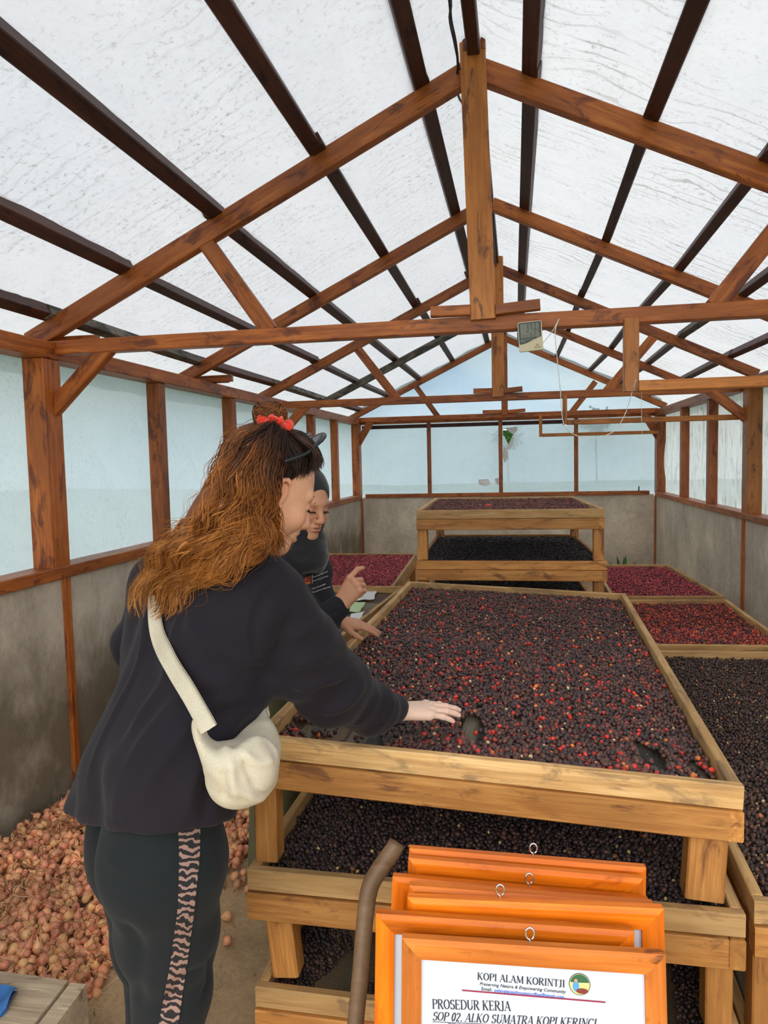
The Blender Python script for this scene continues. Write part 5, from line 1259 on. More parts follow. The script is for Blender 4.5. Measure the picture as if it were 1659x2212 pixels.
# zebra side panel laid on the leg
ZB, ntz, bz, _ = new_mat('zebra_panel'); uvn = N(ntz, 'ShaderNodeVertexColor'); uvn.layer_name = 'Col'
spz = N(ntz, 'ShaderNodeSeparateColor'); ntz.links.new(uvn.outputs['Color'], spz.inputs[0]); cbz = N(ntz, 'ShaderNodeCombineXYZ'); ntz.links.new(spz.outputs[0], cbz.inputs[0]); ntz.links.new(spz.outputs[1], cbz.inputs[1])
wz = N(ntz, 'ShaderNodeTexWave'); wz.bands_direction = 'Y'; wz.inputs['Scale'].default_value = 2.7; wz.inputs['Distortion'].default_value = 7.5; wz.inputs['Detail'].default_value = 2.2; wz.inputs['Detail Scale'].default_value = 1.6
ntz.links.new(cbz.outputs[0], wz.inputs['Vector']); ntz.links.new(ramp(ntz, wz.outputs['Fac'], [(.56, (.012, .011, .014)), (.61, (.30, .185, .15))]), bz.inputs['Base Color']); bz.inputs['Roughness'].default_value = .9
tb = bvh_of(trous); rows = [((384, 1790), (431, 1790)), ((386, 1850), (430, 1850)), ((385, 1910), (424, 1912)), ((382, 1970), (418, 1972)), ((374, 2030), (410, 2032)), ((366, 2090), (402, 2093)), ((354, 2150), (393, 2155)), ((344, 2212), (384, 2218)), ((338, 2280), (378, 2284))]
ra = resample([r[0] for r in rows], 60); rb = resample([r[1] for r in rows], 60); V = []; C = []
for i in range(60):
    for j in range(7): p = ra[i] + (rb[i] - ra[i]) * j / 6; V.append(surf(tb, p[0], p[1], .0022, 1.25)); C.append((j / 6 * .42, i / 59 * 3.4, 0))
V = np.array(V); c0 = V.mean(0); mobj('side_stripe', V - c0, grid_faces(60, 7), ZB, w1, loc=c0, colors=np.array(C), smooth=True)
# loose top
jf = Field((min(shL[0], hipL[0]) - .26, 1.02, hipR[2] - .12), (wrR[0] + .04, 1.95, shL[2] + .16), .0068)
hemR, hemL = A_(352, 1800, 1.29), A_(270, 1775, 1.45)
jf.chain([hemL, A_(292, 1660, 1.50), waL + (.02, 0, 0), chL], [.122, .108, .102, .115], .05); jf.chain([hemR + (.02, 0, 0), A_(372, 1680, 1.30), waR, chR], [.132, .120, .110, .118], .05)
jf.chain([(hemR + hemL) / 2 + (.01, 0, 0), (A_(285, 1660, 1.50) + A_(372, 1680, 1.30)) / 2, (waR + waL) / 2, (chR + chL) / 2], [.138, .132, .128, .14], .05); jf.cone(chL, shL, .112, .080, .05); jf.cone(chR, shR, .115, .085, .05)
jf.cone(shL, shR, .082, .085, .05); jf.chain([(shL + shR) / 2, neckB, put_world(np.array([(-.050, 0, -.115)]), H1R, H1C)[0]], [.09, .085, .064], .045)
jf.chain([shR, A_(630, 1395, 1.40), elR, A_(800, 1530, 1.64), wrR - HF[:, 0] * .012 + (0, 0, .003)], [.088, .088, .080, .060, .037], .035)
jf.chain([shL, elL, wrL], [.078, .062, .050], .03)
ha, hb_, hc_ = A_(335, 1806, 1.17), A_(150, 1748, 1.42), A_(488, 1776, 1.27); hn = np.cross(hb_ - ha, hc_ - ha); hn /= np.linalg.norm(hn); hn = -hn if hn[2] > 0 else hn
jf.cone(A_(240, 1690, 1.42), A_(215, 1800, 1.42), .045, .070, .08)
jf.plane_cut(ha, hn, .006)
jf.plane_cut(wrR - HF[:, 0] * .016, HF[:, 0] * 1.0, .004) if False else None
hemc = (ha + hb_ + hc_) / 3 + (0, .06, -.01); jf.ell(hemc, (.085, .10, .04), k=.01, mode='cut')
J = [([(560, 1520), (500, 1560), (430, 1660), (400, 1760)], .016, .008, 1.3), ([(540, 1500), (460, 1520), (370, 1620), (300, 1760)], .015, .008, 1.3), ([(520, 1470), (420, 1480), (330, 1570), (240, 1760)], .014, .007, 1.35),
     ([(400, 1300), (370, 1400), (310, 1540), (215, 1760)], .012, .006, 1.4), ([(330, 1300), (310, 1400), (260, 1520), (190, 1690)], .010, .005, 1.4), ([(500, 1600), (450, 1690), (445, 1770)], .014, -.006, 1.3),
     ([(640, 1310), (600, 1400), (560, 1500)], .018, -.012, 1.35), ([(590, 1500), (560, 1440), (470, 1400), (400, 1340)], .013, .007, 1.3), ([(600, 1480), (540, 1430), (470, 1350)], .010, -.006, 1.3),
     ([(700, 1330), (640, 1370), (570, 1400)], .012, .008, 1.4), ([(740, 1390), (680, 1420), (610, 1440)], .012, .009, 1.4), ([(770, 1440), (700, 1470), (630, 1480)], .011, .009, 1.45), ([(790, 1470), (740, 1520), (690, 1540)], .011, .008, 1.5),
     ([(820, 1490), (800, 1530), (760, 1570)], .010, .007, 1.6), ([(850, 1505), (845, 1540), (820, 1572)], .008, .005, 1.7), ([(610, 1240), (570, 1290), (545, 1370), (560, 1440)], .007, -.005, 1.3),
     ([(160, 1722), (230, 1765), (340, 1782), (480, 1757)], .004, -.003, 1.3)]
top1 = finish('top', jf, BLACKCOT, w1, folds=J, extra=lambda V: .0035 * vnoise(V * np.array((1, 1, .45)), 26, 71, 2) + .002 * vnoise(V, 60, 72, 1))

# hair: a mass under the strands, then many fine wavy locks
HAIRM = colmat('copper_hair', .55, .28)
hb = bvh_of(body1, top1)
DK, MID_, COP, GOLD = np.array((.030, .014, .011)), np.array((.105, .036, .016)), np.array((.36, .115, .022)), np.array((.56, .24, .055))
hair = empty('hair', H1C); adopt(hair, w1)
mf = Field(np.array(H1C) - (.42, .18, .36), np.array(H1C) + (.16, .16, .24), .0065)
def hp_(p, q): return put_world(np.array([p]), H1R, H1C)[0]
mf.ell(hp_((-.028, 0, .046), 0), (.098, .081, .092), Rm=H1R, k=.02)
mf.cone(hp_((-.06, -.03, .0), 0), hp_((-.085, -.03, -.08), 0), .055, .055, .03)
for g in ([(545, 1010), (505, 1090), (450, 1160), (390, 1210), (345, 1270)], [(570, 1080), (545, 1140), (500, 1190), (440, 1230)]):
    pp = [surf(hb, x, y, .012, 1.42) for x, y in g]; pp[0] = A_(g[0][0] + 6, g[0][1], 1.42); pp[1] = A_(g[1][0] + 12, g[1][1], 1.40); mf.chain(pp, np.linspace(.050, .022, len(pp)), .04)
# the face stays clear of hair
for p, r in (((.085, 0, .0), (.075, .075, .060)), ((.060, -.06, -.045), (.050, .055, .055)), ((.060, .06, -.045), (.050, .055, .055)), ((.03, -.085, -.005), (.034, .022, .040)), ((.07, 0, -.09), (.06, .06, .06))):
    mf.ell(hp_(p, 0), r, Rm=H1R, k=.015, mode='cut')
V, Q = mf.mesh(); V = relax(V, Q, 2); ld = (V - H1C) @ H1R; tt = np.clip(-(ld[:, 0] + .02) / .12, 0, 1)[:, None]; C = DK * (1 - tt) + (MID_ * .75 + COP * .25) * tt; c0 = V.mean(0)
mobj('hair_mass', V - c0, Q, HAIRM, hair, loc=c0, colors=C, smooth=True)
hb2 = bvh_of(body1, top1, bpy.data.objects['hair_mass'])
def strands(name, guides, n, K, off, wave, wl_, r, cfun, jit=.006, tail=.25, solo=False, sides=3):
    G_ = np.array([resample([surf(hb2, x, y, o_, Y) if Y is None or Y > 0 else at(x, y, -Y) for x, y, o_, Y in g], K) for g in guides]); m = len(G_)
    nc_ = n if solo else max(3, n // 24); cl = np.arange(n) if solo else rng.integers(0, nc_, n); cr = np.random.default_rng(9); t = np.clip((cr.uniform(0, 1, nc_) ** 1.25 * (m - 1.001))[cl] + rng.normal(0, .045, n), 0, m - 1.002); i = t.astype(int); f = (t - i)[:, None, None]; P = G_[i] * (1 - f) + G_[i + 1] * f
    s = np.linspace(0, 1, K); T = np.gradient(P, axis=1); T /= np.linalg.norm(T, axis=2, keepdims=True) + 1e-9
    view = P - np.array([0, 0, CAM_H]); view /= np.linalg.norm(view, axis=2, keepdims=True); S = np.cross(T, view); S /= np.linalg.norm(S, axis=2, keepdims=True) + 1e-9
    L = np.linalg.norm(np.diff(P, axis=1), axis=2).sum(1); ph = (t * 2.3 + cr.normal(0, .55, nc_)[cl]); ph2 = (t * 1.7 + 2 + cr.normal(0, .7, nc_)[cl]); am = cr.uniform(.6, 1.35, nc_)[cl]; ofc = cr.uniform(0, 1, nc_)[cl][:, None]
    arg = s[None] * L[:, None] / wl_ * 6.283 + ph[:, None] + rng.normal(0, .16, (n, 1)); env = np.clip(s * 2.2, 0, 1) * (.5 + .7 * s)
    P = P + S * (np.sin(arg) * env * wave * am[:, None])[..., None] - view * (off * np.clip(ofc + rng.normal(0, .10, (n, 1)), 0, 1.1) + wave * .8 * np.cos(arg * .9 + ph2[:, None]) * env)[..., None]
    P = P + rng.normal(0, jit, (n, 1, 3)) * (.35 + 1.3 * s)[None, :, None] + rng.normal(0, jit, (n, 1, 3)) * np.sin(s[None] * 5.5 + rng.uniform(0, 6.28, (n, 1)))[..., None]
    e = 1 - rng.uniform(0, tail, n); q = s[None] * e[:, None] * (K - 1); a = np.minimum(q.astype(int), K - 2); w = (q - a)[..., None]; rr = np.arange(n)[:, None]; P = P[rr, a] * (1 - w) + P[rr, a + 1] * w
    Rr = r * rng.uniform(.5, 1.5, (n, 1)) * np.interp(s, [0, .1, .7, 1], [.8, 1, .85, .15])[None]
    V, Fq = tube_arrays(P, Rr, sides); mix_ = (P.reshape(-1, 3)); C = cfun(np.tile(s, n), np.repeat(np.clip(.65 * cr.uniform(0, 1, nc_)[cl] + .35 * rng.uniform(0, 1, n), 0, 1), K), np.repeat(cl, K)); c0 = V.mean(0)
    return mobj(name, V - c0, Fq, HAIRM, hair, loc=c0, colors=np.repeat(C, sides, 0), smooth=True)
def col_long(s, u, cl):
    t = np.clip((s - .05) * 1.9 + (u - .5) * .55 + .10 * np.sin(cl * 7.1), 0, 1)[:, None]; g = np.clip((s - .25) * 1.3 + (u - .72) * 1.6, 0, 1)[:, None]
    c = DK * (1 - np.clip(t * 3, 0, 1)) + MID_ * np.clip(t * 3, 0, 1); c = c * (1 - np.clip(t * 1.6 - .5, 0, 1)) + COP * np.clip(t * 1.6 - .5, 0, 1); c = c * (1 - g * .7) + GOLD * g * .7
    return c * (.55 + .8 * u[:, None])
def col_root(s, u, cl): return (DK * 1.2 + (MID_ - DK) * np.clip(u - .55, 0, 1)[:, None] * 1.2) * (.6 + .8 * u[:, None])
LG = [[(588, 925, .01, 1.41), (545, 930, 0, -1.42), (508, 940, 0, -1.42), (478, 985, 0, -1.42), (455, 1050, 0, -1.42), (425, 1110, 0, -1.42), (385, 1150, 0, -1.42), (340, 1185, 0, -1.44), (318, 1245, .02, 1.44), (292, 1330, .012, 1.44)],
      [(590, 925, .01, 1.40), (553, 938, .01, 1.40), (520, 962, .01, 1.40), (490, 1020, .01, 1.40), (465, 1085, .012, 1.40), (430, 1140, .02, 1.40), (385, 1185, .02, 1.40), (340, 1240, .02, 1.42), (310, 1335, .012, 1.42)],
      [(592, 930, .01, 1.40), (555, 955, .01, 1.40), (520, 1000, .01, 1.39), (492, 1070, .012, 1.39), (462, 1130, .02, 1.39), (408, 1185, .02, 1.38), (362, 1245, .02, 1.4), (325, 1335, .012, 1.4)],
      [(594, 932, .01, 1.40), (570, 965, .01, 1.37), (548, 1030, .012, 1.36), (525, 1100, .016, 1.36), (492, 1165, .02, 1.34), (440, 1215, .02, 1.33), (395, 1275, .016, 1.35), (348, 1345, .010, 1.35)],
      [(598, 932, .01, 1.40), (585, 970, .01, 1.35), (570, 1040, .012, 1.35), (556, 1110, .016, 1.35), (535, 1170, .02, 1.33), (490, 1220, .018, 1.33), (440, 1262, .014, 1.33), (395, 1320, .010, 1.33)],
      [(600, 935, .01, 1.40), (588, 975, .01, 1.35), (572, 1040, .012, 1.35), (566, 1110, .014, 1.35), (560, 1160, .016, 1.33), (535, 1205, .018, 1.33), (495, 1240, .014, 1.33), (440, 1232, .010, 1.33)]]
strands('lock_bodies', LG, 420, 42, .022, .0095, .105, .0042, lambda s, u, cl: col_long(s, u * .8, cl) * .8, .0012, .22, True, 5)
strands('long_locks', LG, 1750, 38, .032, .0105, .105, .0008, col_long, .0024, .28)
strands('fine_strands', LG, 380, 50, .045, .012, .095, .0005, col_long, .008, .45)
SG = [[(602, 940, .01, 1.35), (594, 985, .006, 1.35), (582, 1035, .006, 1.35), (574, 1080, .008, 1.35), (576, 1130, .012, 1.33), (575, 1172, .014, 1.33), (556, 1192, .014, 1.33)],
      [(606, 942, .01, 1.35), (606, 985, .006, 1.35), (596, 1025, .006, 1.35), (584, 1070, .006, 1.35), (589, 1120, .006, 1.34), (600, 1165, .006, 1.34), (603, 1205, .010, 1.34)]]
strands('side_locks', SG, 330, 26, .018, .007, .06, .0011, lambda s, u, cl: col_long(s * .75, u, cl), .005, .25)
TG = [[(606, 938, .006, 1.35), (612, 975, .004, 1.35), (612, 1005, .004, 1.35), (608, 1034, .004, 1.35)],
      [(610, 938, .006, 1.35), (628, 965, .004, 1.35), (640, 1000, .004, 1.35), (636, 1036, .003, 1.35)],
      [(614, 938, .006, 1.35), (642, 955, .006, 1.36), (664, 985, .005, 1.37), (664, 1030, .003, 1.37)],
      [(616, 936, .006, 1.36), (650, 945, .010, 1.38), (680, 978, .006, 1.39), (686, 1018, .004, 1.39)],
      [(616, 934, .008, 1.38), (655, 940, .014, 1.41), (686, 974, .006, 1.42), (695, 1008, .004, 1.42)]]
strands('crown_hair', TG, 900, 14, .008, .002, .06, .0011, col_root, .0018, .10)
# bun, gathered above the tie
bunC = A_(583, 897, 1.40); B_ = []
for i in range(420):
    a0 = random.uniform(0, 6.28); rr_ = random.uniform(.016, .036); tilt = rotm(random.uniform(0, 360), random.uniform(-50, 50), random.uniform(-40, 40)); pp = []
    for k in range(16): t = a0 + k / 15 * random.uniform(3.6, 4.2); pp.append(bunC + tilt @ np.array((rr_ * math.cos(t), rr_ * math.sin(t), random.uniform(-.002, .002) + .007 * math.sin(t * 1.7))) + (0, 0, random.uniform(-.001, .001)))
    B_.append(resample(pp, 16))
V, Fq = tube_arrays(np.array(B_), np.tile(np.interp(np.linspace(0, 1, 16), [0, .1, .8, 1], [.3, 1, 1, .2]) * .0011, (420, 1)), 4); u = np.repeat(rng.uniform(0, 1, 420), 64)[:, None]; c0 = V.mean(0)
mobj('bun_locks', V - c0, Fq, HAIRM, hair, loc=c0, colors=(MID_ * (1 - u) + COP * .7 * u) * (.6 + .6 * u), smooth=True)
f = Field(bunC - .05, bunC + .05, .004); f.ell(bunC, (.028, .028, .025)); f.cone(bunC, A_(598, 935, 1.40), .022, .020, .01); V, Q = f.mesh(); c0 = V.mean(0); mobj('bun_core', V - c0, Q, HAIRM, hair, loc=c0, colors=np.tile(MID_ * .7, (len(V), 1)), smooth=True)
# red scrunchie
SCR = cloth('red_knit', (.72, .035, .012), .85, .4); sc = A_(593, 915, 1.395); nx_ = np.array((.36, .1, 1.0)); nx_ /= np.linalg.norm(nx_); e1 = np.cross(nx_, (0, 1, 0)); e1 /= np.linalg.norm(e1); e2 = np.cross(nx_, e1)
V = []
for i in range(72):
    t = i / 72 * 6.2832; rb_ = .0125 + .0030 * math.sin(t * 9) + .0015 * math.sin(t * 17 + 1)
    for j in range(12):
        a = j / 12 * 6.2832; V.append(sc + (e1 * math.cos(t) + e2 * math.sin(t)) * (.0265 + rb_ * math.cos(a) * .9) + nx_ * (rb_ * math.sin(a) * 1.05 + .003 * math.sin(t * 4)))
V = np.array(V); i, j = np.meshgrid(np.arange(72), np.arange(12), indexing='ij'); Fq = np.stack([i * 12 + j, ((i + 1) % 72) * 12 + j, ((i + 1) % 72) * 12 + (j + 1) % 12, i * 12 + (j + 1) % 12], -1).reshape(-1, 4); c0 = V.mean(0)
mobj('scrunchie', V - c0, Fq, SCR, w1, loc=c0, smooth=True)
# sunglasses pushed up into the hair
sg = empty('sunglasses', hp_((.055, 0, .115), 0)); tag(sg, 'black sunglasses pushed up on the head of the copper-haired woman', 'sunglasses')
SGM = plain('black_acetate', (.010, .012, .016), .18); SGL = plain('dark_lens', (.012, .014, .018), .08)
def sgl(p): return hp_(p, 0)
for s in (1, -1):
    tube('temple_arm', [sgl((.030, s * .068, .146)), sgl((.018, s * .090, .124)), sgl((-.005, s * .108, .088)), sgl((-.040, s * .108, .054))], [.0050, .0046, .0040, .0034], SGM, sg, K=20, sides=6)
    cen = np.array((.036, s * .036, .137)); ring_ = [sgl(cen + (.016 * math.sin(t) * .55 , s * .029 * math.cos(t), .022 * math.sin(t))) for t in np.linspace(0, 6.283, 21)]
    tube('lens_rim', ring_, .0026, SGM, sg, K=60, sides=6)
    V = np.array([sgl(cen + (.0015, 0, 0))] + [sgl(cen + (.016 * math.sin(t) * .55, s * .028 * math.cos(t), .021 * math.sin(t))) for t in np.linspace(0, 6.283, 25)[:-1]]); c0 = V.mean(0); V2 = np.vstack([V, V - H1R[:, 0] * .002]); 
    Fl = [(0, 1 + k, 1 + (k + 1) % 24) for k in range(24)] + [(25, 26 + (k + 1) % 24, 26 + k) for k in range(24)]; mobj('lens', V2 - c0, Fl, SGL, sg, loc=c0, smooth=True)
tube('bridge', [sgl((.036, .010, .142)), sgl((.038, 0, .146)), sgl((.036, -.010, .142))], .0026, SGM, sg, K=10, sides=6)

# shoulder bag
CANV = cloth('cream_canvas', (.52, .455, .345), .85, .08, fuzz=.10)
bag = empty('shoulder_bag', A_(520, 1650, 1.24)); tag(bag, 'cream canvas crossbody bag hanging at the hip of the copper-haired woman', 'bag')
tb2 = bvh_of(top1)
gf = Field(A_(420, 1780, 1.30) - (.03, .22, .03), A_(620, 1480, 1.30) + (.05, .22, .04), .0055)
bc_ = [A_(458, 1588, 1.19), A_(492, 1640, 1.18), A_(522, 1660, 1.21), A_(556, 1612, 1.29), A_(562, 1530, 1.36)]
gf.chain(bc_, [.026, .032, .046, .036, .014], .04); gf.ell(A_(522, 1655, 1.21), (.062, .048, .058), k=.03); gf.ell(A_(512, 1700, 1.21), (.046, .042, .034), k=.03); gf.ell(A_(560, 1665, 1.26), (.034, .045, .055), k=.03)
gf.chain([A_(462, 1590, 1.185), A_(444, 1566, 1.185)], [.031, .026], .02)
gf.ell(A_(510, 1556, 1.24), (.044, .13, .036), k=.02, mode='cut')
BF = [([(478, 1590), (500, 1660), (510, 1735)], .008, .006, 1.2), ([(470, 1610), (480, 1680), (485, 1735)], .006, -.005, 1.2), ([(490, 1590), (530, 1650), (560, 1715), (590, 1700)], .005, -.005, 1.2), ([(520, 1625), (560, 1650), (590, 1640)], .009, .005, 1.2), ([(545, 1600), (575, 1600), (598, 1640)], .007, .004, 1.2), ([(500, 1690), (540, 1720), (575, 1722)], .008, .004, 1.2)]
gb = finish('pouch', gf, CANV, bag, folds=BF, extra=lambda V: .0022 * vnoise(V, 55, 81, 2))
sp_ = [(368, 1185), (352, 1225), (342, 1270), (338, 1330), (350, 1385), (378, 1440), (412, 1498), (450, 1572)]; sw = [15, 14, 13, 15, 17, 18, 19, 19]
cs_ = resample(sp_, 46); ws = np.interp(np.linspace(0, 1, 46), np.linspace(0, 1, 8), sw); V = []
for i in range(46):
    d = cs_[min(i + 1, 45)] - cs_[max(i - 1, 0)]; d /= np.linalg.norm(d); nn_ = np.array((-d[1], d[0]))
    for j in (-1, -.5, 0, .5, 1):
        p = cs_[i] + nn_ * ws[i] * j * .95; V.append(surf(tb2, p[0], p[1], .006, 1.30 if i > 30 else 1.5))
V = np.array(V).reshape(46, 5, 3); k_ = np.linspace(0, 1, 46) ** 6; V[:, :, :] += ((A_(452, 1576, 1.158) - V[-1, 2]) * k_[:, None])[:, None, :]
for _ in range(4): V[1:-1] = (V[:-2] + V[1:-1] * 2 + V[2:]) / 4
V = V.reshape(-1, 3); nrm_ = np.tile(np.array((0, -1, 0)), (len(V), 1)) * .0022; c0 = V.mean(0); Fq = grid_faces(46, 5); n_ = len(V)
rim_ = [(i * 5, (i + 1) * 5, (i + 1) * 5 + n_, i * 5 + n_) for i in range(45)] + [((i + 1) * 5 + 4, i * 5 + 4, i * 5 + 4 + n_, (i + 1) * 5 + 4 + n_) for i in range(45)]
mobj('strap', np.vstack([V + nrm_, V - nrm_]) - c0, np.vstack([Fq, Fq[:, ::-1] + n_, np.array(rim_)]), CANV, bag, loc=c0, smooth=True)
fs = [A_(574, 1548, 1.36), A_(560, 1480, 1.42), A_(530, 1400, 1.52), (chL + chR) / 2 + (.10, .10, .02), shL + (.04, .02, .085), surf(tb2, 368, 1186, .008, 1.55)]
tube('front_strap', fs, [.010, .011, .012, .012, .012, .010], CANV, bag, K=30, sides=6)

# ======== the second woman, behind the rack's left side
H2R = rotm(-33, 17, -3); H2C = A_(655, 1088, 2.42)
w2 = empty('person', (-.86, 2.50, 0)); tag(w2, 'woman in black headscarf and printed black top, one hand raised, one on the tray', 'person')
hv, hq, hc = head_mesh(SKIN2, (.42, .12, .095), False)
n2 = A_(640, 1185, 2.46); s2R, s2L = A_(600, 1245, 2.36), A_(668, 1232, 2.64); c2R, c2L = A_(622, 1330, 2.40), A_(672, 1330, 2.56); h2R, h2L = np.array((-.93, 2.42, .86)), np.array((-.85, 2.57, .86))
wr2R = A_(737, 1303, 2.36); el2R = A_(642, 1378, 2.28); wr2L = np.array((-.690, 2.665, .985)); el2L = np.array((-.87, 2.66, 1.06))
k2R, k2L = np.array((-.90, 2.46, .45)), np.array((-.86, 2.60, .45)); f2R, f2L = np.array((-.93, 2.44, .07)), np.array((-.90, 2.62, .07))
fist = dict(i=(28, 42, 12, 4), m=(80, 95, 50, 0), r=(84, 95, 50, -2), p=(86, 92, 50, -5)); th_f = [(.020, .022, -.012), (.045, .034, -.030), (.068, .024, -.040), (.082, .006, -.036)]
HR = hand_mesh(SKIN2, fist, th_f, 1, .98, forearm=.10); HRF = hand_frame(A_(780, 1240, 2.37) - wr2R, (-.25, -1, .25)); HRw = put_world(HR[0], HRF, wr2R)
fl2 = dict(i=(4, 10, 8, 8), m=(6, 10, 8, 0), r=(8, 10, 8, -4), p=(10, 12, 8, -10)); th_l = [(.020, .022, -.006), (.050, .046, -.014), (.076, .060, -.020), (.100, .068, -.024)]
HL = hand_mesh(SKIN2, fl2, th_l, -1, .98, forearm=.10); HLF = hand_frame((.185, .085, -.062), (.25, -.2, 1)); HLw = put_world(HL[0], HLF, wr2L)
bf = Field((-1.15, 2.15, .0), (-.50, 2.85, 1.60), .013)
for l in ((h2R, c2R), (h2L, c2L)): bf.cone(l[0], l[1], .075, .065, .04)
bf.cone(c2R, s2R, .055, .04, .03); bf.cone(c2L, s2L, .055, .04, .03); bf.chain([(c2R + c2L) / 2 - (.03, 0, 0), n2, put_world(np.array([(-.045, 0, -.15)]), H2R, H2C)[0]], [.07, .05, .050], .03)
bf.chain([s2R, el2R, wr2R - HRF[:, 0] * .07], [.035, .032, .026], .02); bf.chain([s2L, el2L, wr2L - HLF[:, 0] * .07], [.045, .036, .026], .02)
bf.chain([h2R, k2R, f2R], [.085, .055, .035], .03); bf.chain([h2L, k2L, f2L], [.085, .055, .035], .03)
for ft in (f2R, f2L): bf.chain([ft, ft + (.04, 0, -.035), ft + (.15, -.02, -.042)], [.034, .033, .024], .02)
bv, bq = bf.mesh(); V, Q, C = join([(bv, bq, np.tile(SKIN2, (len(bv), 1))), (put_world(hv, H2R, H2C), hq, hc), (HRw, HR[1], HR[2]), (HLw, HL[1], HL[2])]); c0 = V.mean(0)
body2 = mobj('body', V - c0, Q, SKINM, w2, loc=c0, colors=C, smooth=True); brow_lash(H2R, H2C, w2, (.03, .016, .012))
# headscarf
HIJ = cloth('black_jersey_scarf', (.012, .012, .014), .8, .3)
def hp2(p): return put_world(np.array([p]), H2R, H2C)[0]
sf = Field(hp2((0, 0, -.05)) - (.21, .21, .26), hp2((0, 0, -.05)) + (.21, .21, .25), .0055)
sf.ell(hp2((-.020, 0, .038)), (.108, .089, .103), Rm=H2R, k=.02); sf.ell(hp2((.002, 0, -.045)), (.088, .083, .085), Rm=H2R, k=.04)
sf.chain([hp2((-.02, 0, -.07)), hp2((-.025, 0, -.15)), n2 + (.01, -.01, -.015)], [.080, .086, .105], .05)
for i, (z, rr_) in enumerate(((-.118, .082), (-.140, .090), (-.165, .098))):
    rg = [hp2((-.012 + rr_ * math.cos(t) * .95, rr_ * math.sin(t), z - .012 * math.cos(t + i))) for t in np.linspace(-2.6, 2.6, 16)]; sf.chain(rg, [.013] * 16, .010)
sf.ell(n2 + (.02, -.02, -.03), (.092, .092, .075), k=.04); sf.chain([hp2((.055, .02, -.16)), hp2((.075, .03, -.205)), hp2((.060, .035, -.24))], [.045, .036, .014], .02)
sf.ell(hp2((.100, 0, -.004)), (.075, .061, .083), Rm=H2R, k=.008, mode='cut'); sf.cone(hp2((-.02, 0, -.02)), hp2((-.04, 0, -.14)), .052, .045, .01, 'cut')
sf.plane_cut(n2 + (0, 0, -.085), (0, 0, -1))
finish('headscarf', sf, HIJ, w2, folds=None, extra=lambda V: .0055 * vnoise(V * np.array((1, 1, 2.2)), 26, 91, 2) * np.clip((H2C[2] - .06 - V[:, 2]) * 14, .15, 1))
# printed top
jf = Field((-1.14, 2.12, .74), (wr2R[0] + .06, 2.86, s2L[2] + .14), .0065)
jf.chain([h2R + (0, 0, -.03), np.array((-.92, 2.42, 1.02)), c2R], [.120, .108, .108], .05); jf.chain([h2L + (0, 0, -.03), np.array((-.84, 2.56, 1.02)), c2L], [.115, .105, .108], .05)
jf.cone(c2R, s2R, .10, .070, .05); jf.cone(c2L, s2L, .10, .070, .05); jf.cone(s2R, s2L, .072, .072, .05); jf.cone((s2R + s2L) / 2, n2, .085, .070, .04)
jf.chain([s2R, el2R, wr2R - HRF[:, 0] * .018 + (0, 0, -.002)], [.075, .062, .044], .03); jf.chain([s2L, el2L, wr2L - HLF[:, 0] * .02], [.075, .060, .043], .03)
jf.plane_cut((0, 0, .775), (0, 0, -1)); jf.ell((-.89, 2.49, .77), (.10, .13, .03), k=.01, mode='cut')
top2 = finish('top', jf, cloth('black_cotton', (.013, .012, .017)), w2, folds=[([(640, 1260), (655, 1320), (660, 1400)], .012, .006, 2.4), ([(735, 1345), (700, 1370), (660, 1380)], .008, .006, 2.4), ([(730, 1320), (700, 1330), (670, 1350)], .008, -.005, 2.4)], extra=lambda V: .004 * vnoise(V, 22, 95, 2))
tf = Field((-1.12, 2.22, .06), (-.62, 2.82, 1.0), .009); tf.chain([h2R + (0, 0, .03), k2R, f2R + (0, 0, .03)], [.115, .088, .070], .03); tf.chain([h2L + (0, 0, .03), k2L, f2L + (0, 0, .03)], [.115, .088, .070], .03); tf.plane_cut((0, 0, .075), (0, 0, -1))
finish('trousers', tf, cloth('olive_cotton', (.115, .12, .062), fuzz=.06), w2, extra=lambda V: .005 * vnoise(V * np.array((1, 1, .6)), 18, 97, 2))
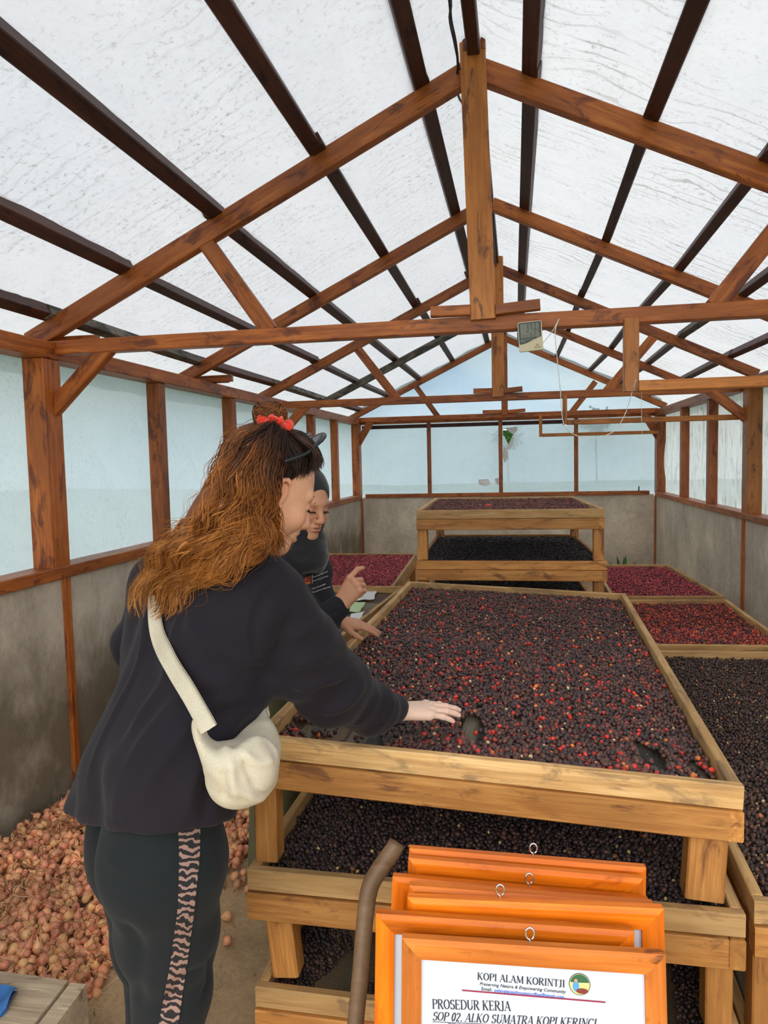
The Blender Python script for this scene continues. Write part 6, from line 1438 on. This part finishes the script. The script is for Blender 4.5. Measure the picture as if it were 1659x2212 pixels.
for ft in (f2R, f2L):
    sf = Field(ft - (.09, .09, .08), ft + (.22, .09, .06), .006); sf.chain([ft + (-.015, 0, -.025), ft + (.05, 0, -.03), ft + (.15, -.02, -.036)], [.040, .040, .032], .02); sf.plane_cut((0, 0, .002), (0, 0, -1)); finish('shoe', sf, plain('grey_shoe', (.08, .08, .08), .6), w2)
# chest print
tb3 = bvh_of(top2); PRW = plain('white_print', (.75, .75, .74), .7); PRO = plain('orange_print', (.78, .10, .02), .7)
def chest(name, V2, Fc, m):
    V = np.array([surf(tb3, x, y, .0025, 2.35) for x, y in V2]); c0 = V.mean(0); mobj(name, V - c0, Fc, m, w2, loc=c0)
def chest_text(s_, a, b):
    vs, fc = sans_text(s_, a, b, 0, None, 'printed_line', .012); vs = [(v[0], v[1]) for v in vs]; a = np.array(a); 
    d = np.subtract(b, a); L = np.linalg.norm(d); d = d / L; up = np.array([d[1], -d[0]]); out = []
    for v in vs: q = np.array(v) - a; out.append(tuple(a + d * (q @ d) + np.array([0, -1]) * abs(q @ up) * 1.0 * (1 if q @ up > 0 else -1)))
    chest('printed_line', out, fc, PRW)
chest_text('Preserving Nature and', (675, 1248), (706, 1236)); chest_text('Empowering Community', (675, 1256), (708, 1245))
chest_text('Petani dan pendaki', (673, 1273), (702, 1263)); chest_text('Gunung Kerinci Seblat Park', (673, 1281), (713, 1269))
chest('printed_bar', [(672.6, 1241), (673.6, 1240.6), (673.6, 1260), (672.6, 1260.4)], [(0, 1, 2, 3)], PRW)
def blk(x0, y0, x1, y1): return [(x0, y0 - (x0 - 655) * .30), (x1, y0 - (x1 - 655) * .30), (x1, y1 - (x1 - 655) * .30), (x0, y1 - (x0 - 655) * .30)]
bl = []
for r_ in ((657, 1249, 659, 1257), (659, 1252, 661.5, 1254), (660.5, 1249, 662, 1252), (660.5, 1254, 662, 1257), (663.5, 1249, 665, 1257), (665, 1249, 668, 1250.6), (665, 1255.4, 668, 1257), (668, 1249, 669.5, 1257), (657, 1259, 669.5, 1265)): bl += blk(*r_)
chest('printed_emblem', bl, [tuple(range(4 * k, 4 * k + 4)) for k in range(len(bl) // 4)], PRO)
